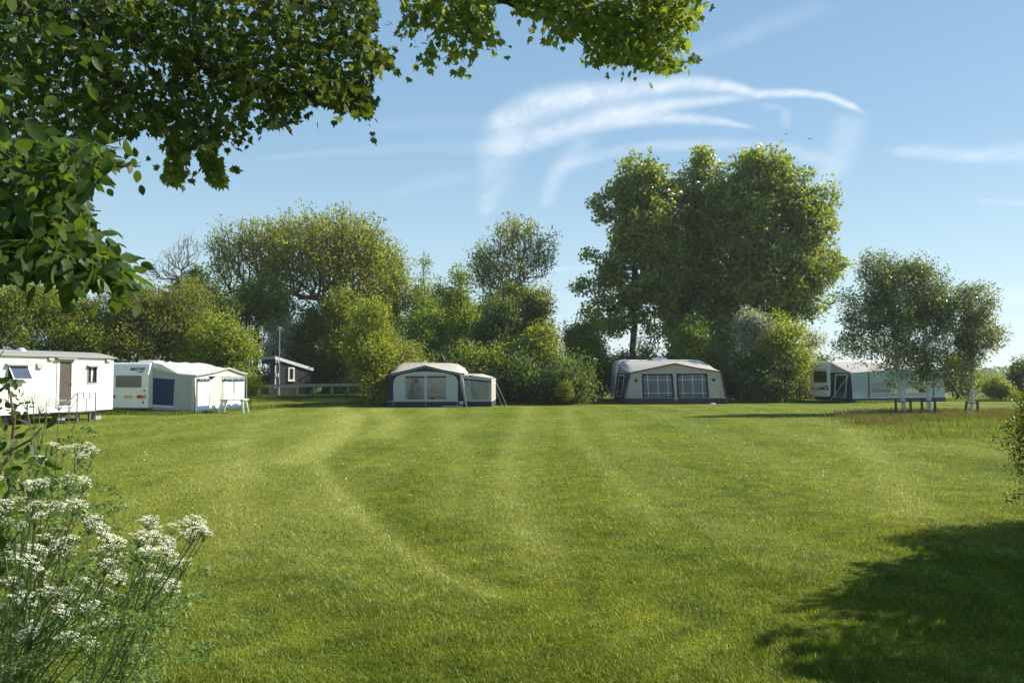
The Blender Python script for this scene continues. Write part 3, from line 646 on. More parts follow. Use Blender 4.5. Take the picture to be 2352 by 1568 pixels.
birch('middle birch, the trunk between two dark stakes', 2132, [(2120, 665, 42, 65), (2150, 730, 52, 80), (2130, 810, 55, 60), (2180, 700, 28, 60), (2140, 865, 42, 25), (2110, 630, 40, 45), (2160, 660, 32, 50)], (2115, 612), 560, 62, .0085)
birch('rightmost and smallest birch with a round airy crown', 2228, [(2240, 700, 48, 48), (2245, 770, 50, 50), (2225, 810, 38, 35), (2270, 770, 32, 38), (2228, 860, 28, 30), (2215, 680, 25, 35), (2265, 690, 25, 40)], (2235, 660), 380, 63, .0085)
def stake(x, y, h, label, off=0):
    g = G(x, y); mb = MB(); mb.tube([(g.x, g.y, -.1), (g.x + off, g.y, h)], .062, 8)
    o = mb.build('tree_stake', M['wood_stake'], loc=tuple(g)); return tag(o, label, 'stake', 'stakes holding the birches')
stake(2058, 950, .78, 'short dark stake left of the leftmost birch trunk'); stake(2092, 950, .80, 'short dark stake right of the leftmost birch trunk')
stake(2118, 950, .82, 'dark stake left of the middle birch trunk'); stake(2148, 950, .85, 'dark stake right of the middle birch trunk')
stake(2216, 951, .68, 'leaning dark stake left of the smallest birch trunk', .12); stake(2246, 951, .70, 'dark stake right of the smallest birch trunk')
for x0, x1, h, lb in ((2058, 2092, .66, 'leftmost'), (2118, 2148, .68, 'middle'), (2216, 2246, .58, 'smallest')):
    a_, b_ = G(x0, 950), G(x1, 950); mb = MB(); mb.tube([(a_.x, a_.y - .07, h), ((a_.x + b_.x) / 2, a_.y - .14, h - .03), (b_.x, b_.y - .07, h + .02)], .028, 6)
    tag(mb.build('tree_tie', M['rubber'], loc=tuple(a_)), 'black rubber strap tying the %s birch to its stakes' % lb, 'tree tie')

# far tree line on the horizon
r = np.random.default_rng(5)
n = 26000; x = r.uniform(150, 620, n); D = 420 + r.normal(0, 14, n)
top = 5.5 + 2.5 * np.sin(x * .05) + 2 * np.sin(x * .013 + 1) + 1.2 * np.sin(x * .21); z = r.uniform(0, 1, n) ** .8 * top
V, F = leaf_quads(np.c_[x, D, z], 1.6, r, .3)
tag(npmesh('far_woods', V, F, LM['dark'], attrs={'v': np.repeat(r.uniform(0, 1, n), 4)}), 'distant bluish line of woods on the horizon', 'woods', kind='stuff')

# ------------------------------------------------------------------ long grass at edges
def patch(pts, n, seed):
    r = np.random.default_rng(seed); P = np.array(pts); i = r.integers(0, len(P) - 1, n); q = r.uniform(0, 1, n)[:, None]
    c = P[i, :2] * (1 - q) + P[i + 1, :2] * q; wd = P[i, 2]
    return c[:, 0] + r.normal(0, .25, n), c[:, 1] + (r.uniform(-1, 1, n)) * wd
xs_, ys_ = patch([(-21, 40, 1.2), (-17, 39.7, .5), (-15.3, 45, 1), (-13, 52, 1.5), (-8, 53, 1.5), (-5, 54, 1.5)], 9000, 3)
xa, ya = patch([(-1.5, 53.5, 1.5), (2, 54, 1.4), (7, 55, 1.2), (9, 56.5, 1), (16, 56.3, 1.0), (20, 57.5, 1.2), (22, 58, 1.2)], 14000, 4)
xb, yb = patch([(-20, 57.2, 1.2), (-14, 57.6, 1.2), (-8, 58, 1.2)], 5000, 5)
xc_, yc_ = patch([(22, 57, .9), (26, 55.5, .8), (33, 60, 1.5), (45, 60, 3), (60, 62, 3)], 9000, 6)
xx = np.r_[xs_, xa, xb, xc_]; yy = np.r_[ys_, ya, yb, yc_]
blades('long_grass', xx, yy, np.random.default_rng(1).uniform(.07, .27, len(xx)), .012, LM['long'], 'long uncut grass along the hedge, hut and tents', .5, (-.2, 0))
for nm, (x0, x1, y0, y1), n, h, mt, lb, sd in (('meadow_grass', (12, 40, 28.5, 42.5), 42000, .34, 'sorrel', 'reddish seeding meadow grass around the birches', 8),
                                      ('rough_grass', (11.5, 40, 23.5, 43), 38000, .26, 'long', 'rough green tufts before the reddish meadow grass', 9)):
    r = np.random.default_rng(sd); x = r.uniform(x0, x1, n); y = r.uniform(y0, y1, n)
    edge = (.442 if nm[0] == 'm' else .475) * y + .5 * np.sin(y * .8) + .4 * np.sin(y * 2.1)
    kp = (x > edge + r.normal(0, .7, n)) & ((nm[0] != 'm') | (y + 2.2 * np.sin(x * .55) + 1.2 * np.sin(x * 1.7 + 1) + r.normal(0, .9, n) > 32.5)) & (y + r.normal(0, 1.2, n) > (29.5 if nm[0] == 'm' else 24)) & (np.sin(x * 1.3 + y) + np.sin(y * 1.9 - x * .6) + r.normal(0, .8, n) > (-1.6 if nm[0] == 'm' else -.4)); x, y = x[kp], y[kp]
    blades(nm, x, y, r.uniform(.4, 1, len(x)) * h, .011, LM[mt], lb, .5, (-.35, -.1), seed=sd)
r = np.random.default_rng(77)
n = 420; y = 1 / (1 / 14 - r.uniform(0, 1, n) * (1 / 14 - 1 / 48)); x = r.uniform(-.6, .62, n) * y
V, F = leaf_quads(np.c_[x, y, np.full(n, .05)], .026, r, 2.5, asp=1)
tag(npmesh('daisies', V, F, LM['umbel'], attrs={'v': np.full(n * 4, .8)}), 'tiny white daisies sprinkled over the lawn', 'flowers', kind='stuff')
M['dandelion'] = pm('dandelion', (.75, .5, .01), .7, .2, 20)
def dandelion_mesh():
    mb = MB()
    for ring, (rd, zz) in enumerate(((.024, .0), (.016, .008))):
        for i in range(11):
            t = 2 * PI * (i + ring * .5) / 11; a = Vector((math.cos(t), math.sin(t), 0)); s = Vector((-a.y, a.x, 0)) * .004
            mb.quad(Vector((0, 0, zz)) - s * .5, a * rd * .6 - s + Vector((0, 0, zz + .004)), a * rd + Vector((0, 0, zz + .006)), a * rd * .6 + s + Vector((0, 0, zz + .004)))
    return mb
dand = None
for i, (vx, vy, lb) in enumerate([(367, 1160, 'nearest yellow dandelion, beyond the umbels at left'), (942, 1148, 'yellow dandelion in the lawn near the light mowing line'), (371, 1090, 'yellow dandelion halfway up the left lawn'),
                             (378, 1000, 'yellow dandelion before the grey awning'), (912, 1030, 'yellow dandelion right of the bend in the mown track'), (262, 997, 'yellow dandelion before the mobile home steps'), (655, 985, 'faint yellow dandelion left of the mown track')]):
    g = G(vx, vy); th = thing('dandelion', (g.x, g.y, 0), lb, 'flower', 'dandelions in the lawn')
    hd = dandelion_mesh(); hd.v = [(v[0] * 1.3 + g.x, v[1] * 1.3 + g.y, v[2] + .075) for v in hd.v]; hd.build('flower_head', M['dandelion'], th)
    MB().tube([(g.x, g.y, 0), (g.x, g.y, .074)], .002, 4).build('stalk', M['stem'], th)
#@@OBJECTS
# ------------------------------------------------------------------ mobile home at the left
def text_part(name, s, size, fr, a, z, off, mat, parent, shear=0, ext=.002, xs=1):
    cu = bpy.data.curves.new('t', 'FONT'); cu.body = s; cu.size = size; cu.shear = shear; cu.extrude = ext; cu.offset = size * .02
    ob = bpy.data.objects.new('t', cu); C.objects.link(ob); dg = bpy.context.evaluated_depsgraph_get()
    me = bpy.data.meshes.new_from_object(ob.evaluated_get(dg)); bpy.data.objects.remove(ob)
    mb = MB(); mb.v = [tuple(fr.p(a + v.co.x * xs, z + v.co.y, off + v.co.z)) for v in me.vertices]; mb.f = [tuple(p.vertices) for p in me.polygons]
    return mb.build(name, mat, parent)
c1 = crop(0, 1350, 3.36)
FM = Fr((-18.56, 35.5), (1.43, 5.75))
def q1(fr, cx, cy, off=0): return fr.px(*c1(cx, cy), off)
def bar(mb, fr, a, b, o, r=.02, n=6): return mb.tube([fr.p(a[0], a[1], o), fr.p(b[0], b[1], o)], r, n)
mh = thing('mobile_home', (-18.56, 35.5, 0), 'long white mobile home with grey roof and glazed door at the left edge', 'mobile home')
S0 = -9.6; ZB = .44; ZT = 2.80
wins = [rect(q1(FM, 95, 565), q1(FM, 365, 372)), rect(q1(FM, 1170, 612), q1(FM, 1300, 385))]
dr = rect(q1(FM, 748, 950), q1(FM, 988, 292))
MB().prism(FM, [(S0, ZB), (0, ZB), (0, ZT), (S0, ZT)], 0, -.06, [wins[0], wins[1], dr]).build('wall', M['white_panel'], mh)
wb = MB()
wb.prism(FM, [(S0, ZB), (0, ZB), (0, ZT), (S0, ZT)], -2.94, -3.0)
E1 = Fr(FM.p(0, 0)[:2], (-FM.n[0], -FM.n[1]))
wb.prism(E1, [(.061, ZB), (2.939, ZB), (2.939, ZT), (.061, ZT)], 0, -.06)
E2 = Fr(FM.p(S0, 0)[:2], (-FM.n[0], -FM.n[1])); wb.prism(E2, [(.061, ZB), (2.939, ZB), (2.939, ZT), (.061, ZT)], .06, 0)
wb.build('end_wall', M['white_panel'], mh)
MB().prism(FM, [(S0 + .1, ZB + .02), (-.1, ZB + .02), (-.1, ZB + .06), (S0 + .1, ZB + .06)], -.08, -2.9).build('floor_deck', M['wood_grey'], mh)
rf = MB(); P = []
for sx in (S0 - .1, .1):
    P.append([FM.p(sx, ZT + .02 + .26 * math.sin(PI * i / 12), .10 - 3.2 * i / 12) for i in range(13)])
rf.grid(P)
for sx in (S0 - .1, .1):
    rf.add([FM.p(sx, ZT + .02 + .26 * math.sin(PI * i / 12), .10 - 3.2 * i / 12) for i in range(13)], [tuple(range(13))])
roof = rf.build('roof', M['roof_grey'], mh)
MB().prism(FM, [(S0 - .1, ZT - .015), (.1, ZT - .015), (.1, ZT + .035), (S0 - .1, ZT + .035)], .13, .002).build('gutter', M['trim_grey'], mh)
tr = MB()
for cy in (312, 338): z = q1(FM, 1400, cy)[1]; tr.prism(FM, [(S0, z), (dr[0][0] - .03, z), (dr[0][0] - .03, z + .022), (S0, z + .022)], .014, .001); tr.prism(FM, [(dr[1][0] + .03, z), (-.002, z), (-.002, z + .022), (dr[1][0] + .03, z + .022)], .014, .001)
z = q1(FM, 1400, 757)[1]; tr.prism(FM, [(S0, z), (dr[0][0] - .03, z), (dr[0][0] - .03, z + .04), (S0, z + .04)], .012, .001); tr.prism(FM, [(dr[1][0] + .03, z), (-.002, z), (-.002, z + .04), (dr[1][0] + .03, z + .04)], .012, .001)
for sx in (-.03, -2.9, -5.8): tr.prism(FM, [(sx, ZB), (sx + .028, ZB), (sx + .028, ZT - .03), (sx, ZT - .03)], .010, .001) if sx != -2.9 else None
tr.build('trim', M['caravan_pale'], mh)
def window(parent, fr, rc, frame_mat, glass, fw=.05, o=.03, mull=(), rails=(), back=-.03, gname='glass'):
    (a, z0), _, (b, z1), _ = rc
    mb = MB().prism(fr, [(a - fw * .4, z0 - fw * .4), (b + fw * .4, z0 - fw * .4), (b + fw * .4, z1 + fw * .4), (a - fw * .4, z1 + fw * .4)], o, .002,
                    [[(a + fw * .6, z0 + fw * .6), (b - fw * .6, z0 + fw * .6), (b - fw * .6, z1 - fw * .6), (a + fw * .6, z1 - fw * .6)]])
    for q in mull: x = a + (b - a) * q; mb.prism(fr, [(x - fw * .3, z0 + fw), (x + fw * .3, z0 + fw), (x + fw * .3, z1 - fw), (x - fw * .3, z1 - fw)], o - .006, .004)
    f = mb.build('window', frame_mat, parent)
    MB().prism(fr, [(a, z0), (b, z0), (b, z1), (a, z1)], back, back - .02).build(gname, glass, f)
    return f
wn = window(mh, FM, wins[1], M['trim_grey'], M['glass_dark'], .05)
cu = MB(); (a, z0), _, (b, z1), _ = wins[1]
cu.grid([[FM.p(a + (b - a) * (.45 + .24 * i / 8 * (1 - .35 * j)), z0 + .05 + (z1 - z0 - .1) * (1 - j), -.022 + .006 * math.sin(i * 2.2)) for i in range(9)] for j in (0, .5, 1)])
cu.build('curtain', M['white_cloth'], wn)
def hood(parent, fr, cxa, cxb, cya, cyb, dep=.16, q=q1):
    a = q(fr, cxa, cya); b = q(fr, cxb, cyb); z1, z0 = a[1], b[1]
    mb = MB(); A = [fr.p(a[0], z1, .005), fr.p(b[0], z1, .005), fr.p(b[0], z0, dep), fr.p(a[0], z0, dep), fr.p(a[0], z0 - .02, dep - .01), fr.p(b[0], z0 - .02, dep - .01), fr.p(a[0], z0, .005), fr.p(b[0], z0, .005)]
    mb.add(A, [(0, 3, 2, 1), (3, 4, 5, 2), (0, 6, 3), (1, 2, 7), (6, 7, 2, 3)]); return mb.build('hood', M['trim_grey'], parent)
hood(wn, FM, 1165, 1325, 362, 390)
# open top-hung window: frame, hood, tilted pane and ledge
wn = window(mh, FM, wins[0], M['white_metal'], M['glass_dark'], .04, .02, back=-.04)
hood(wn, FM, 68, 380, 340, 374, .2)
(a, z0), _, (b, z1), _ = wins[0]
tp_ = MB(); A0 = .05; A1 = .34
for (s0, s1, t0, t1) in ((a, a + .04, 0, 1), (b - .04, b, 0, 1), (a + .04, b - .04, 0, .05), (a + .04, b - .04, .95, 1)):
    f_ = lambda s, t, o=0: FM.p(s, z1 - .03 - (z1 - z0) * .93 * t, A0 + (A1 - A0) * t + o)
    tp_.add([f_(s0, t0), f_(s1, t0), f_(s1, t1), f_(s0, t1), f_(s0, t0, -.02), f_(s1, t0, -.02), f_(s1, t1, -.02), f_(s0, t1, -.02)], [(0, 1, 2, 3), (4, 7, 6, 5), (0, 4, 5, 1), (1, 5, 6, 2), (2, 6, 7, 3), (3, 7, 4, 0)])
sash = tp_.build('open_sash', M['white_metal'], wn)
MB().quad(f_(a + .04, .05, -.01), f_(b - .04, .05, -.01), f_(b - .04, .95, -.01), f_(a + .04, .95, -.01)).build('sash_glass', M['glass_blue'], wn)
zl = q1(FM, 105, 578)[1]
MB().prism(FM, [(a - .02, zl - .05), (b + .02, zl - .05), (b + .02, zl), (a - .02, zl)], .07, .002).build('ledge', M['white_metal'], wn)
for (x0, y0, x1, y1) in ((482, 345, 566, 420), (636, 255, 716, 312), (1410, 263, 1478, 335)):
    a_ = q1(FM, x0, y0); b_ = q1(FM, x1, y1); mb = MB(); i_ = (b_[0] - a_[0]) * .12; o_ = .10
    mb.add([FM.p(a_[0], a_[1], .003), FM.p(b_[0], a_[1], .003), FM.p(b_[0] - i_, b_[1], .003), FM.p(a_[0] + i_, b_[1], .003), FM.p(a_[0], a_[1], o_ * .6), FM.p(b_[0], a_[1], o_ * .6), FM.p(b_[0] - i_, b_[1] + .02, o_), FM.p(a_[0] + i_, b_[1] + .02, o_)],
           [(4, 7, 6, 5), (0, 4, 5, 1), (1, 5, 6, 2), (2, 6, 7, 3), (3, 7, 4, 0)]); mb.build('vent_cover', M['trim_grey'], mh)
door = MB(); g_ = rect(q1(FM, 782, 915), q1(FM, 958, 322))
(da, dz0), _, (db, dz1), _ = dr
door.prism(FM, dr, .035, -.03, [g_]); dob = door.build('door', M['door_frame'], mh)
MB().prism(FM, g_, .0, -.02).build('door_glass', M['door_brown'], dob)
hp = q1(FM, 962, 612); hm = MB(); hm.tube([FM.p(hp[0], hp[1], .03), FM.p(hp[0], hp[1], .09), FM.p(hp[0] - .11, hp[1], .09)], .013, 6); hm.box(*[0] * 6) if 0 else None
hm.prism(FM, rr(hp[0] - .025, hp[1] - .14, hp[0] + .025, hp[1] + .05, .02), .045, .036); hm.build('door_handle', M['alu'], dob)
hood(dob, FM, 738, 1010, 255, 290, .22)
vp = q1(FM, 645, 190); vv = FM.p(vp[0] - .45, 0, -.9); mb = MB(); P = []
for i in range(6):
    e = i / 5 * PI / 2; P.append([(vv.x + .2 * math.cos(e) * math.cos(2 * PI * j / 14), vv.y + .2 * math.cos(e) * math.sin(2 * PI * j / 14), ZT + .19 + .17 * math.sin(e)) for j in range(15)])
mb.grid(P); mb.build('roof_vent', M['alu'], mh, smooth=True)
ch = MB()
for o_ in (-.35, -2.5): ch.prism(FM, [(S0 + .3, .26), (-.6, .26), (-.6, .43), (S0 + .3, .43)], o_, o_ - .08)
for s_ in (-1.2, -3.2, -5.2, -7.4): ch.prism(FM, [(s_, .30), (s_ + .08, .30), (s_ + .08, .43), (s_, .43)], -.44, -2.48)
ch.build('chassis', M['steel'], mh)
for s_ in (-4.3, -5.3):
    wm = MB(); wc = FM.p(s_, .24, -.45); dn = Vector((FM.n[0], FM.n[1], 0)); wm.tube([wc - dn * .1, wc + dn * .1], .24, 18); wo_ = wm.build('wheel', M['rubber'], mh)
    MB().tube([wc + dn * .08, wc + dn * .112], .12, 12).build('rim', M['steel'], wo_)
for s_ in (-.55, -2.6, -6.6):
    MB().prism(FM, [(s_ - .2, -.02), (s_ + .2, -.02), (s_ + .2, .26), (s_ - .2, .26)], -.3, -.6).build('support_block', M['trim_grey'], mh)
# steps with railing
st = thing('entrance_steps', tuple(FM.p(-2.0, 0, .7)), 'grey steel entrance steps with railing before the mobile home door', 'steps')
fo = 1.0
A_ = q1(FM, 1040, 742, fo); B_ = q1(FM, 1288, 742, fo); M1 = q1(FM, 1040, 822, fo); BT = q1(FM, 1288, 985, fo)
ra = MB(); R_ = .023
bar(ra, FM, (A_[0], A_[1]), (B_[0], A_[1]), fo, R_); bar(ra, FM, (A_[0], M1[1]), (B_[0], M1[1]), fo, R_ * .8); bar(ra, FM, (A_[0], BT[1]), (B_[0], BT[1]), fo, R_)
bar(ra, FM, (A_[0], 0), (A_[0], A_[1]), fo, R_); bar(ra, FM, (B_[0], 0), (B_[0], A_[1]), fo, R_)
for q in (.33, .66): x_ = A_[0] + (B_[0] - A_[0]) * q; bar(ra, FM, (x_, M1[1]), (x_, A_[1]), fo, R_ * .7)
x_ = (A_[0] + B_[0]) / 2; bar(ra, FM, (x_, BT[1]), (x_, M1[1]), fo, R_ * .7)
L1 = q1(FM, 935, 885, fo); L0 = q1(FM, 968, 1150, fo); bar(ra, FM, (A_[0], A_[1]), (A_[0] - .52, A_[1] - .42), fo, R_ * 1.3); bar(ra, FM, (A_[0] - .42, 0), (A_[0] - .42, A_[1] - .34), fo, R_)
bar(ra, FM, (A_[0], A_[1] - .25), (A_[0] - .42, A_[1] - .78), fo, R_ * .7)
ra.build('railing', M['steel'], st)
MB().prism(FM, [(A_[0], BT[1] - .05), (B_[0], BT[1] - .05), (B_[0], BT[1] - .012), (A_[0], BT[1] - .012)], fo - .02, .12).build('landing', M['steel'], st)
for i in range(2):
    z = BT[1] - .21 * (i + 1); MB().prism(FM, [(A_[0] - .26 * (i + 1), z), (A_[0] - .26 * i - .03, z), (A_[0] - .26 * i - .03, z + .03), (A_[0] - .26 * (i + 1), z + .03)], fo - .03, .2).build('tread', M['steel'], st)
for s_ in (A_[0], B_[0]): lg = MB(); bar(lg, FM, (s_, 0), (s_, BT[1] - .05), .2, R_); lg.build('leg', M['steel'], st)
for i, s_ in enumerate((A_[0] + .32, A_[0] + 1.0)): lg = MB(); lg.prism(FM, [(s_ - .05, -.02), (s_ + .05, -.02), (s_ + .05, BT[1] - .06), (s_ - .05, BT[1] - .06)], fo - .25, fo - .33); lg.build('leg', M['steel'], st)

# ------------------------------------------------------------------ caravan with lettering (rear towards the viewer)
def caravan_body(fr, Wd, L, z0, z1, r=.18, rake=.06, n=6):
    """body: rear face in frame fr (s 0..Wd), length L going back, rounded roof edge at rear and front"""
    mb = MB(); P = []
    prof = [(rake * .0, z0), (.0, z0 + .3), (0, z1 - .62), (.04, z1 - .42)]
    for i in range(n + 1):
        t = PI / 2 * i / n; prof.append((.04 + r * 1.5 * (1 - math.cos(t)), z1 - .42 + (.42) * math.sin(t)))
    front = [(L - p[0], p[1]) for p in reversed(prof)]
    prof = prof + [(L * .5, z1 + .03)] + front
    e = .05
    rows = []
    for (s, k) in ((0, 0), (e * .3, .7), (e, 1)):
        rows.append((s, 1 - k))
    secs = rows + [(Wd - s, k) for s, k in reversed(rows)]
    cz = (z0 + z1) / 2; cy_ = L / 2
    for s, k in secs:
        P.append([fr.p(s, p[1] - (p[1] - cz) * k * .02 if p[1] > z0 + .01 else p[1], -(p[0] - (p[0] - cy_) * k * .012)) for p in prof])
    mb.grid(P)
    for row in (P[0], P[-1]): mb.add(row, [tuple(range(len(row)))])
    mb.add([P[0][0], P[-1][0], P[-1][-1], P[0][-1]], [(0, 1, 2, 3)])
    return mb
c2_ = crop(420, 1380, 3.36)
dC = (.15, .989); RC = (-19.06, 40.0); uC = (.989, -.15)
FC = Fr((RC[0] - 2.27 * uC[0], RC[1] - 2.27 * uC[1]), uC)
def q2(fr, cx, cy, off=0): return fr.px(*c2_(cx, cy), off)
cv = thing('caravan', (RC[0] - 1.1, RC[1] + 1.5, 0), 'older cream caravan with lettering and red triangle behind the mobile home', 'caravan')
ZC1 = q2(FC, 400, 232)[1]; ZC0 = q2(FC, 400, 842)[1]
caravan_body(FC, 2.27, 5.2, ZC0, ZC1).build('body', M['caravan_white'], cv)
a = q2(FC, 142, 568); b = q2(FC, 495, 408); wf = MB()
wf.prism(FC, rr(a[0] - .05, a[1] - .05, b[0] + .05, b[1] + .05, .08), .012, .001, [rr(a[0], a[1], b[0], b[1], .06)]); wo_ = wf.build('rear_window', M['caravan_white'], cv)
MB().prism(FC, rr(a[0] + .002, a[1] + .002, b[0] - .002, b[1] - .002, .06), .009, .001).build('pane', M['glass_brown'], wo_)
tm = MB()
for cy, h in ((378, .05), (392, .014), (668, .03), (722, .012)):
    z = q2(FC, 400, cy)[1]; tm.prism(FC, [(.03, z - h / 2), (2.24, z - h / 2), (2.24, z + h / 2), (.03, z + h / 2)], .02 if h > .04 else .012, -.05 if cy < 380 else .001)
tm.build('moulding', M['caravan_pale'], cv)
for xa, xb, xc in ((432, 505, 552), (138, 65, 18)):
    a = q2(FC, xa, 712); b = q2(FC, xb, 670); cc = q2(FC, xc, 670); s0, s1, s2 = sorted((a[0], b[0], cc[0]))
    lt = MB().prism(FC, [(s0, a[1]), (s1 if xa > 300 else s1, a[1]), (s1, b[1]), (s0, b[1])], .035, .001).build('tail_light', M['red' if xa > 300 else 'amber'], cv)
    MB().prism(FC, [(s1 + .002, a[1]), (s2, a[1]), (s2, b[1]), (s1 + .002, b[1])], .034, .001).build('indicator', M['amber' if xa > 300 else 'red'], lt)
a = q2(FC, 258, 711); b = q2(FC, 370, 672); MB().prism(FC, rr(a[0], a[1], b[0], b[1], .01), .016, .001).build('number_plate', M['plate_yellow'], cv)
a = q2(FC, 494, 783); b = q2(FC, 530, 742); MB().prism(FC, [(a[0], a[1]), (b[0], a[1]), ((a[0] + b[0]) / 2, b[1])], .014, .001).build('reflector', M['red'], cv)
a = q2(FC, 340, 338); b = q2(FC, 536, 310)
tz = a[1]; text_part('lettering', 'RALLY GTI', .20, FC, a[0] - .02, tz, -.022, M['black'], cv, .35, .012, (b[0] - a[0]) / .98)
a = q2(FC, 436, 364); b = q2(FC, 512, 352); MB().prism(FC, [(a[0], a[1]), (b[0] - .02, a[1]), (b[0], b[1]), (a[0] + .03, b[1])], .004, -.05).build('badge', M['black'], cv)
a = q2(FC, 505, 615); hm = MB(); hm.prism(FC, [(a[0], a[1]), (a[0] + .15, a[1]), (a[0] + .15, a[1] + .02), (a[0], a[1] + .02)], .03, .001); hm.prism(FC, rr(a[0] + .1, a[1] - .02, a[0] + .17, a[1] + .045, .015), .04, .032); hm.build('grab_handle', M['black'], cv)
hh = MB(); p0 = FC.p(1.75, ZC1, -1.0); hh.add([(p0.x + dx * uC[0] + dy * dC[0], p0.y + dx * uC[1] + dy * dC[1], ZC1 + dz) for dz, k_ in ((.0, 0), (.09, 0), (.12, .08)) for dx, dy in ((-.4 + k_, -.4 + k_), (.4 - k_, -.4 + k_), (.4 - k_, .4 - k_), (-.4 + k_, .4 - k_))],
                                     [(0, 1, 5, 4), (1, 2, 6, 5), (2, 3, 7, 6), (3, 0, 4, 7), (4, 5, 9, 8), (5, 6, 10, 9), (6, 7, 11, 10), (7, 4, 8, 11), (8, 9, 10, 11)]); hh.build('roof_hatch', M['white_plastic'], cv)
for o_, s_ in ((-2.6, .12), (-2.6, 2.15)):
    wm = MB(); wm.tube([FC.p(s_ - .09, .31, o_), FC.p(s_ + .09, .31, o_)], .3, 16); wm.build('wheel', M['rubber'], cv)
MB().prism(FC, [(.5, ZC0 - .1), (1.8, ZC0 - .1), (1.8, ZC0 - .002), (.5, ZC0 - .002)], -.3, -4.6).build('chassis', M['black'], cv)

# ------------------------------------------------------------------ grey awning on that caravan
aw = thing('awning', (-17.6, 42.5, 0), 'grey and blue awning with rolled blinds and white panels, left of the hut', 'awning')
PS = (RC[0] + .02, RC[1] + .35); PF = (-16.75, 40.25)
FS = Fr(PS, (PF[0] - PS[0], PF[1] - PS[1])); LS = math.hypot(PF[0] - PS[0], PF[1] - PS[1])
FF = Fr(PF, (.15, .989)); LF = 5.35
def s2(cx, cy): return q2(FS, cx, cy)
zt_s = s2(600, 300)[1]
top_l = (0.0, ZC1 - .12); top_r = (LS, s2(1225, 405)[1]); zr = top_r[1]
mid_ = s2(1150, 455)
side = [(0, .02), (LS + .1, .02), (LS, zr), (LS * .72, zr + .02), (LS * .35, zr + .28), (0, ZC1 - .18)]
bh = [s2(600, 795), s2(915, 812), s2(937, 460), s2(628, 440)]; bh = [(max(.06, p_[0]), min(p_[1], 2.02)) for p_ in bh]
MB().prism(FS, side, 0, -.01, [bh]).build('side_wall', M['canvas_grey'], aw)
MB().prism(FS, bh, -.004, -.012).build('blue_panel', M['canvas_blue'], aw)
a = s2(585, 812); b = s2(915, 830); MB().prism(FS, [(a[0], a[1] - .02), (b[0], b[1] - .02), (b[0], b[1] + .03), (a[0], a[1] + .03)], .012, .001).build('hem', M['caravan_pale'], aw)
MB().prism(FS, [(0, .0), (LS + .08, .0), (LS + .06, .16), (0, .20)], .02, .003).build('skirt', M['canvas_blue'], aw)
fl = MB(); P = []
for i in range(9):
    q = i / 8; z = zr * (1 - q) + .03; P.append([FS.p(LS - .28 + .1 * q + .03 * math.sin(i), z, .03 + .03 * math.sin(i * 1.7)), FS.p(LS - .16 + .05 * q, z, .07 + .03 * math.cos(i * 2)), FS.p(LS + .02 + .04 * q, z, .05)])
fl.grid(P).build('corner_flap', M['canvas_grey'], aw)
def f2(cx, cy): return q2(FF, cx, cy)
# front wall towards the right: posts, cream panels, blue frames, rolled blinds
def zf(cy_, cx=1225): return f2(cx, cy_)[1]
cxs = lambda cx: f2(cx, 600)[0]
b0 = 0.02; peak = (cxs(1640), f2(1640, 315)[1]); endz = f2(1900, 392)[1]
front = [(0, b0), (LF, b0), (LF, endz), (cxs(1800), f2(1800, 372)[1]), peak, (cxs(1450), f2(1450, 365)[1]), (0, zr - .03)]
holes = []
def fh(xa, xb, ya, yb): return [(cxs(xa), f2(xa, yb)[1]), (cxs(xb), f2(xb, yb)[1]), (cxs(xb), f2(xb, ya)[1]), (cxs(xa), f2(xa, ya)[1])]
H1 = fh(1240, 1392, 420, 820); H2 = fh(1578, 1880, 416, 805)
MB().prism(FF, front, 0, -.012, [H1, H2]).build('front_wall', M['canvas_cream'], aw)
for hx, rng_ in ((H1, ((1244, 1392),)), (H2, ((1592, 1708), (1738, 1862)))):
    MB().prism(FF, hx, -.004, -.014).build('blue_frame', M['canvas_blue'], aw)
    for xa, xb in rng_:
        P = []; za = f2(xa, 490)[1]; zb_ = f2(xb, 808)[1]; n = 16
        for j in range(5):
            P.append([FF.p(cxs(xa) + (cxs(xb) - cxs(xa)) * i / n, za + (zb_ - za) * j / 4, .015 + .012 * math.sin(i * 1.3 + j * .2)) for i in range(n + 1)])
        MB().grid(P).build('white_panel', M['white_cloth'], aw)
    xa, xb = rng_[0][0], rng_[-1][1]
    z = f2(xa, 466)[1]; rb = MB(); rb.tube([FF.p(cxs(xa) - .05 + (cxs(xb) - cxs(xa) + .1) * i / 8, z + .012 * math.sin(i * 1.9), .06) for i in range(9)], .06, 8); rbo = rb.build('rolled_blind', M['canvas_royal'], aw, smooth=True)
    for i in range(4):
        ti = MB(); x_ = cxs(xa) + (cxs(xb) - cxs(xa)) * (i + .2) / 3.5; ti.tube([FF.p(x_, z + .06, .10), FF.p(x_ + .02, z, .128), FF.p(x_, z - .1, .10)], .012, 4)
        ti.build('tie_strap', M['caravan_pale'], rbo)
a = fh(1395, 1560, 420, 870)
P = []
for i in range(9):
    q = i / 8; s_ = a[0][0] + (a[1][0] - a[0][0]) * q; zt = f2(1500, 480 - 70 * math.sin(q * 1.8))[1]
    P.append([FF.p(s_ + .03 * math.sin(i * 2), .1 + (zt - .1) * j / 5, .03 + .03 * math.sin(i * 1.4 + j)) for j in range(6)])
MB().grid(P).build('door_flap', M['canvas_cream'], aw, smooth=True)
P = [[FF.p(LF * i / 24, z, o_) for i in range(25)] for z, o_ in ((.36, .01), (.2, .05), (.0, .09))]
for j, row in enumerate(P):
    for i, p in enumerate(row): p += Vector((FF.n[0], FF.n[1], 0)) * .03 * math.sin(i * 1.7 + j)
MB().grid(P).build('front_skirt', M['canvas_royal'], aw)
